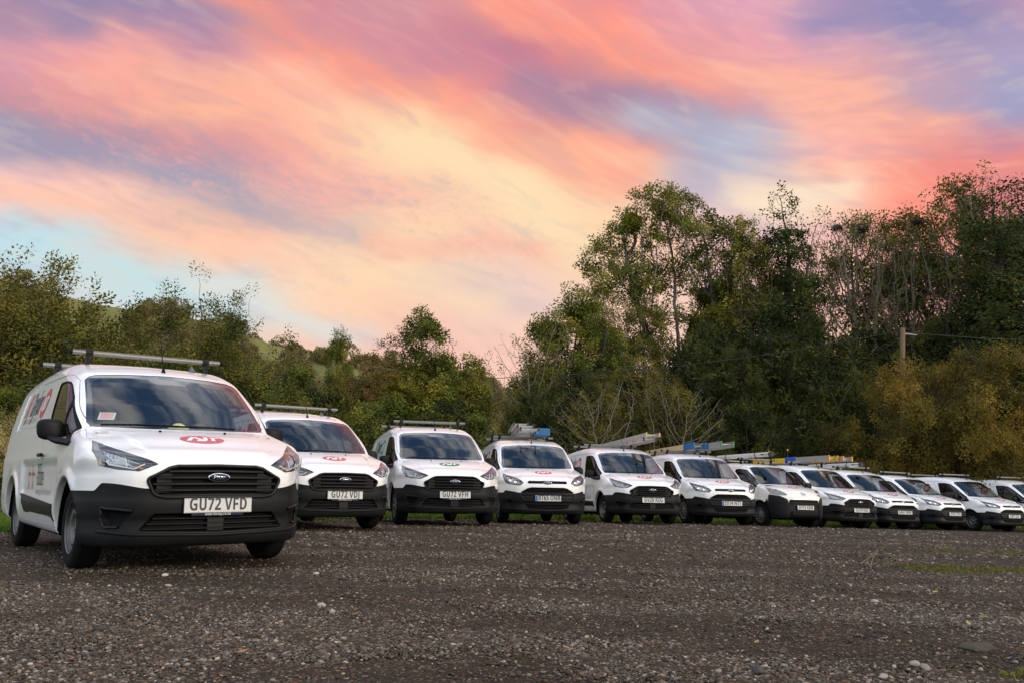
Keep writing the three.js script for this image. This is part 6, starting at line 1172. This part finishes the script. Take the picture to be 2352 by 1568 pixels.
  mesh('stem', bent([up(A, 0.012), up([(A[0] + B[0]) / 2, A[1], (A[2] + B[2]) / 2], 0.035), up(B, 0.06), up([(B[0] + C[0]) / 2, B[1], (B[2] + C[2]) / 2], 0.05), up(C, 0.015)], 0.008, 7), std(0.13, 0.095, 0.055, 0.9), tw);
  mesh('side_twig', bent([up(B, 0.055), up([lerp(B[0], D[0], 0.5) - 0.02, B[1], lerp(B[2], D[2], 0.5)], 0.04), up(D, 0.008)], 0.005, 6), std(0.13, 0.095, 0.055, 0.9), tw);
}
// ---------------------------------------------------------------- loads on the roofs
const put = (o, vi, x, y, z, yaw = 0, tilt = 0) => { const m = poseMatrix(POSES[vi]).multiply(new THREE.Matrix4().makeRotationFromEuler(new THREE.Euler(0, yaw, tilt, 'YZX')).setPosition(x, y, z)); o.applyMatrix4(m); return o; };
const L_ALU = std(0.42, 0.40, 0.37, 0.42, 0.55), L_PALE = std(0.48, 0.44, 0.38, 0.5, 0.35), L_WOOD = std(0.52, 0.36, 0.16, 0.6), L_YEL = std(0.60, 0.38, 0.03, 0.5), L_BLUE = std(0.015, 0.11, 0.27, 0.55), L_BLUE2 = std(0.02, 0.08, 0.36, 0.5), L_ORANGE = std(0.80, 0.28, 0.01, 0.5), L_GREEN = std(0.02, 0.22, 0.06, 0.5), L_CAP = std(0.03, 0.027, 0.025, 0.7), L_PINK = std(0.6, 0.04, 0.16, 0.5);
const stileGeo = (L, h) => { const s = new THREE.Shape([[0, 0], [0.028, 0], [0.028, 0.012], [0.012, 0.012], [0.012, h - 0.012], [0.028, h - 0.012], [0.028, h], [0, h]].map(([a, b]) => new THREE.Vector2(a, b))); return new THREE.ExtrudeGeometry(s, { depth: L, bevelEnabled: false }).rotateY(-Math.PI / 2); };   // open channel along -x
// a ladder lying flat: front end at the origin, running back along -x; stiles on edge
function ladder(label, group, L, w, h, mat, capMat, o = {}) {
  const t = thing('ladder', label, 'ladder', group), n = Math.floor(L / 0.27), rung = rod([0, 0, -w / 2 + 0.02], [0, 0, w / 2 - 0.02], 0.017, 0.017, 8);
  for (const s of [1, -1]) {
    mesh('stile', flipZ(stileGeo(L, h), -s).translate(0, 0, s * w / 2), mat, t);
    for (const x of [0.004, -L - 0.004]) mesh('end_cap', new RoundedBoxGeometry(0.03, h + 0.012, 0.036, 2, 0.006).translate(x, h / 2, s * (w / 2 - 0.012)), capMat, t);
    if (o.print) mesh('print', merge([0.45, 0.62, 1.0, 1.9].map((x) => box(-x - 0.10, -x, h * 0.25, h * 0.75, 0, 0.0015))).translate(0, 0, s > 0 ? w / 2 + 0.001 : -w / 2 - 0.0025), L_PINK, t);
    if (o.blue) mesh('blue_guard', new RoundedBoxGeometry(o.blue[1] - o.blue[0], h + 0.03, 0.05, 2, 0.01).translate((o.blue[0] + o.blue[1]) / 2, h / 2, s * w / 2), o.blueMat ?? L_BLUE, t);
    if (o.holes) for (let i = 1; i < n; i++) mesh('rivet', new THREE.CylinderGeometry(0.011, 0.011, 0.006, 10).rotateX(Math.PI / 2).translate(-i * 0.27, h / 2, s * (w / 2 + 0.001)), L_CAP, t);
    if (o.front) mesh('front_stile', flipZ(stileGeo(o.front, h - 0.006), -s).translate(0, 0.003, s * (w / 2 + 0.003)), o.frontMat, t);
  }
  for (let i = 0; i < n; i++) { const m = mesh('rung', rung, o.rungMat ?? mat, t); m.position.set(-0.12 - i * 0.27, h / 2, 0); }
  return t;
}
const STACK = 'ladders stacked on the fourth van';
put(ladder('grey aluminium ladder, lowest of the three-section stack on the fourth van', STACK, 2.9, 0.42, 0.085, L_ALU, L_CAP, { print: 1 }), 3, -0.68, 1.955, 0.07, -0.12);
put(ladder('grey aluminium ladder, middle one of the stack on the fourth van', STACK, 2.7, 0.38, 0.08, L_ALU, L_CAP, { print: 1 }), 3, -0.98, 2.048, 0.10, -0.12);
put(ladder('grey aluminium ladder, topmost of the stack on the fourth van', STACK, 2.4, 0.35, 0.08, L_ALU, L_CAP), 3, -1.42, 2.136, 0.12, -0.12);
{ const b = thing('step_stool', 'blue plastic step end with yellow legs beneath the silver ladder stack', 'step'); mesh('blue_top', merge([new RoundedBoxGeometry(0.5, 0.10, 0.34, 3, 0.03).translate(-0.25, 0.06, 0), new RoundedBoxGeometry(0.10, 0.17, 0.36, 3, 0.03).translate(0, 0.09, 0)]), L_BLUE, b); for (const z of [0.12, -0.12]) mesh('leg', box(-1.6, -0.45, 0.0, 0.05, z - 0.02, z + 0.02), L_YEL, b); put(b, 3, -1.25, 1.90, -0.33, -0.08); }
const PAIR = 'ladders on the fifth van';
put(ladder('pale aluminium ladder, upper of the pair reaching forward off the fifth van', PAIR, 3.4, 0.36, 0.085, L_PALE, L_WOOD, { holes: 1 }), 4, -0.36, 2.03, -0.57, 0.0, 0.012);
put(ladder('pale aluminium ladder, lower of the pair on the fifth van', PAIR, 3.3, 0.34, 0.085, L_PALE, L_CAP, { print: 1 }), 4, -0.55, 1.935, -0.57, 0.0, 0.008);
put(ladder('timber-coloured wide-sided ladder with blue guard on the sixth van', null, 3.4, 0.34, 0.15, L_WOOD, L_CAP, { blue: [-0.55, 0.12] }), 5, -1.15, 1.935, -0.12, 0.0, 0.0);
put(ladder('grey aluminium ladder with green feet beside the timber one, sixth van', null, 3.0, 0.36, 0.15, L_ALU, L_GREEN), 5, -0.28, 1.935, -0.52);
put(ladder('long ladder with yellow rear half and blue guard over the big-grille van', null, 3.7, 0.34, 0.16, L_YEL, L_ORANGE, { front: 1.55, frontMat: L_ALU, blue: [-2.02, -1.52], blueMat: L_BLUE2, rungMat: L_ALU, holes: 1 }), 7, -0.46, 1.93, -0.28);
put(ladder('short aluminium ladder with orange end caps beside the long yellow one', null, 2.2, 0.34, 0.14, L_ALU, L_ORANGE), 7, -0.3, 1.93, -0.66);
function pipeTube(label, vi, L, x, y, z, tilt) {
  const t = thing('pipe_tube', label, 'pipe carrier', 'silver pipe tubes on the roofs');
  mesh('tube', rod([0, 0, 0], [-L, 0, 0], 0.062, 0.062, 24), std(0.58, 0.57, 0.55, 0.4, 0.35), t);
  for (const q of [0, -L]) mesh('end_cap', merge([rod([q - 0.03, 0, 0], [q + 0.07, 0, 0], 0.07, 0.068, 22), rod([q + 0.02, -0.02, 0.06], [q + 0.06, -0.02, 0.085], 0.02, 0.02, 10)]), L_CAP, t);
  mesh('print', merge([box(-0.34, -0.20, -0.016, 0.016, 0.0606, 0.0632), ...[0, 1, 2].map((i) => box(-0.16 + i * 0.04, -0.145 + i * 0.04, -0.018, 0.018, 0.0606, 0.0632))]), L_CAP, t);
  for (const q of [-0.6, -L + 0.5]) mesh('bracket', merge([new THREE.TorusGeometry(0.066, 0.012, 8, 24).rotateY(Math.PI / 2).translate(q, 0, 0), box(q - 0.02, q + 0.02, -0.11, -0.06, -0.04, 0.04)]), L_CAP, t);
  put(t, vi, x, y, z, 0, tilt);
}
pipeTube('silver pipe tube with black cap on the cream van’s roof', 6, 2.4, -0.32, 1.90, 0.17, 0.0);
pipeTube('silver pipe tube with black cap on the slim-grille van past the yellow ladder', 8, 2.6, -0.70, 1.965, 0.18, 0.0);
for (const [x, z, label] of [[-2.95, 0.15, 'thin rod with orange tip standing behind the pipe tube'], [-1.95, 0.2, 'thin rod with orange tip above the blue ladder guard']]) { const t = thing('marker_rod', label, 'rod', 'orange tipped rods on the big-grille van'); mesh('rod', rod([0, 0, 0], [0, 0.37, 0], 0.006, 0.006, 6), L_CAP, t); mesh('tip', new THREE.SphereGeometry(0.025, 12, 10).scale(1, 1.2, 1).translate(0, 0.38, 0), L_ORANGE, t); put(t, 7, x, 1.92, z); }

// ---------------------------------------------------------------- things behind the nearest windscreen
{
  const toy = thing('soft_toy', 'pale yellow plush toy on the nearest van’s dashboard', 'soft toy'), plush = std(0.62, 0.56, 0.22, 0.98);
  const g = new THREE.SphereGeometry(0.058, 26, 20), p = g.attributes.position; for (let i = 0; i < p.count; i++) { const k = 1 + 0.05 * n3(p.getX(i) * 40, p.getY(i) * 40, p.getZ(i) * 40); p.setXYZ(i, p.getX(i) * k, p.getY(i) * k * 0.9, p.getZ(i) * k * 1.15); } g.computeVertexNormals();
  mesh('body', g.translate(0, 0.045, 0), plush, toy); for (const z of [0.068, -0.068]) mesh('ear', new THREE.SphereGeometry(0.02, 14, 10).translate(0, 0.055, z), plush, toy);
  for (const z of [0.03, -0.02]) mesh('eye', new THREE.SphereGeometry(0.007, 10, 8).translate(0.047, 0.065, z), std(0.12, 0.03, 0.02, 0.4), toy);
  put(toy, 0, -0.06, 1.083, 0.05);
  const x = vanField.atX(1.235, 0.60), n = vanField.normal(x, 1.235, 0.60), q = new THREE.Quaternion().setFromUnitVectors(new THREE.Vector3(0, 0, 1), new THREE.Vector3(...n)), up = new THREE.Vector3(0, 1, 0).applyQuaternion(q), pm = thing('permit', 'pink and white paper permit taped inside the nearest van’s windscreen', 'permit');
  mesh('paper', new RoundedBoxGeometry(0.13, 0.10, 0.002, 1, 0.0008), M.plate, pm); mesh('pink_panel', box(-0.052, 0.052, -0.038, 0.028, 0.0012, 0.0018), std(0.62, 0.28, 0.28, 0.6), pm); mesh('red_heading', box(-0.052, 0.052, 0.029, 0.036, 0.0012, 0.0018), M.red, pm);
  const mm = new THREE.Matrix4().makeBasis(new THREE.Vector3(0, 1, 0).cross(new THREE.Vector3(...n)).normalize(), new THREE.Vector3(...n).cross(new THREE.Vector3(0, 1, 0).cross(new THREE.Vector3(...n)).normalize()), new THREE.Vector3(...n)).setPosition(x - n[0] * 0.012, 1.235 - n[1] * 0.012, 0.60 - n[2] * 0.012);
  pm.applyMatrix4(mm); pm.applyMatrix4(poseMatrix(POSES[0]));
  const pad = thing('note_pad', 'white pad lying on the nearest van’s dashboard beside the toy', 'pad'); mesh('sheets', new RoundedBoxGeometry(0.14, 0.02, 0.2, 2, 0.004), M.plate, pad); put(pad, 0, -0.03, 1.092, 0.2);
  const tray = thing('red_tray', 'red strip of a box on the nearest van’s dashboard', 'box'); mesh('lid', new RoundedBoxGeometry(0.1, 0.03, 0.36, 2, 0.008), M.red, tray); mesh('handle', new THREE.TorusGeometry(0.03, 0.006, 8, 20).translate(0.03, 0.03, -0.15), M.red, tray); put(tray, 0, -0.12, 1.092, -0.40);
}

// ---------------------------------------------------------------- poles and wires
const poleWood = std(0.17, 0.115, 0.06, 0.85), oldWood = std(0.09, 0.065, 0.045, 0.9), wireMat = std(0.015, 0.014, 0.013, 0.7);
{
  const p = thing('utility_pole', 'weathered wooden pole rising out of the golden bush', 'pole');
  mesh('shaft', rod([15.3, -0.3, -33.4], [15.79, 7.74, -33.4], 0.12, 0.095, 16), poleWood, p);
  mesh('insulator', rod([15.82, 7.5, -33.36], [16.3, 7.44, -33.3], 0.03, 0.02, 8), std(0.4, 0.38, 0.34, 0.5), p);
  for (const [x, z, h, label] of [[-2.15, -48, 6.3, 'thin dark wooden pole left of a pair beyond the third van'], [-1.97, -56, 7.25, 'thin wooden pole, farther right of the pair beyond the third van']]) { const q = thing('utility_pole', label, 'pole'); mesh('shaft', rod([x, -1.2, z], [x + 0.08, h, z], 0.13, 0.10, 12), oldWood, q); mesh('crossarm', rod([x - 0.3, h - 0.25, z], [x + 0.42, h - 0.22, z], 0.03, 0.03, 6), oldWood, q); }
  const wire = (pts, r, label) => tag(mesh('overhead_wire', bent(pts, r, 6, 80), wireMat, scene), label, 'wire');
  wire([[15.78, 7.62, -33.4], [10.2, 6.5, -33.4], [5, 5.72, -33.2], [0.04, 5.26, -33], [-5, 4.75, -31.6], [-9.86, 4.37, -30], [-17.5, 4.45, -27.5], [-26, 5.2, -25]], 0.014, 'dark cable sagging from the golden-bush pole leftwards across the wood');
  wire([[15.82, 7.55, -33.4], [20.0, 7.3, -33], [26, 7.5, -32.5]], 0.019, 'dark cable running right from the pole in the golden bush');
  wire([[-2.15, 6.0, -48], [-5, 4.95, -45], [-8.5, 4.4, -42], [-14, 4.3, -38]], 0.010, 'thin wire dropping left from the dark pole pair, upper');
  wire([[-2.2, 5.6, -48], [-5, 4.65, -45], [-8.5, 4.15, -42], [-14, 4.1, -38]], 0.010, 'thin wire dropping left from the dark pole pair, lower');
}
scene.traverse((o) => { if (o.isMesh) { o.castShadow = true; o.receiveShadow = true; } });
renderer.render(scene, camera);
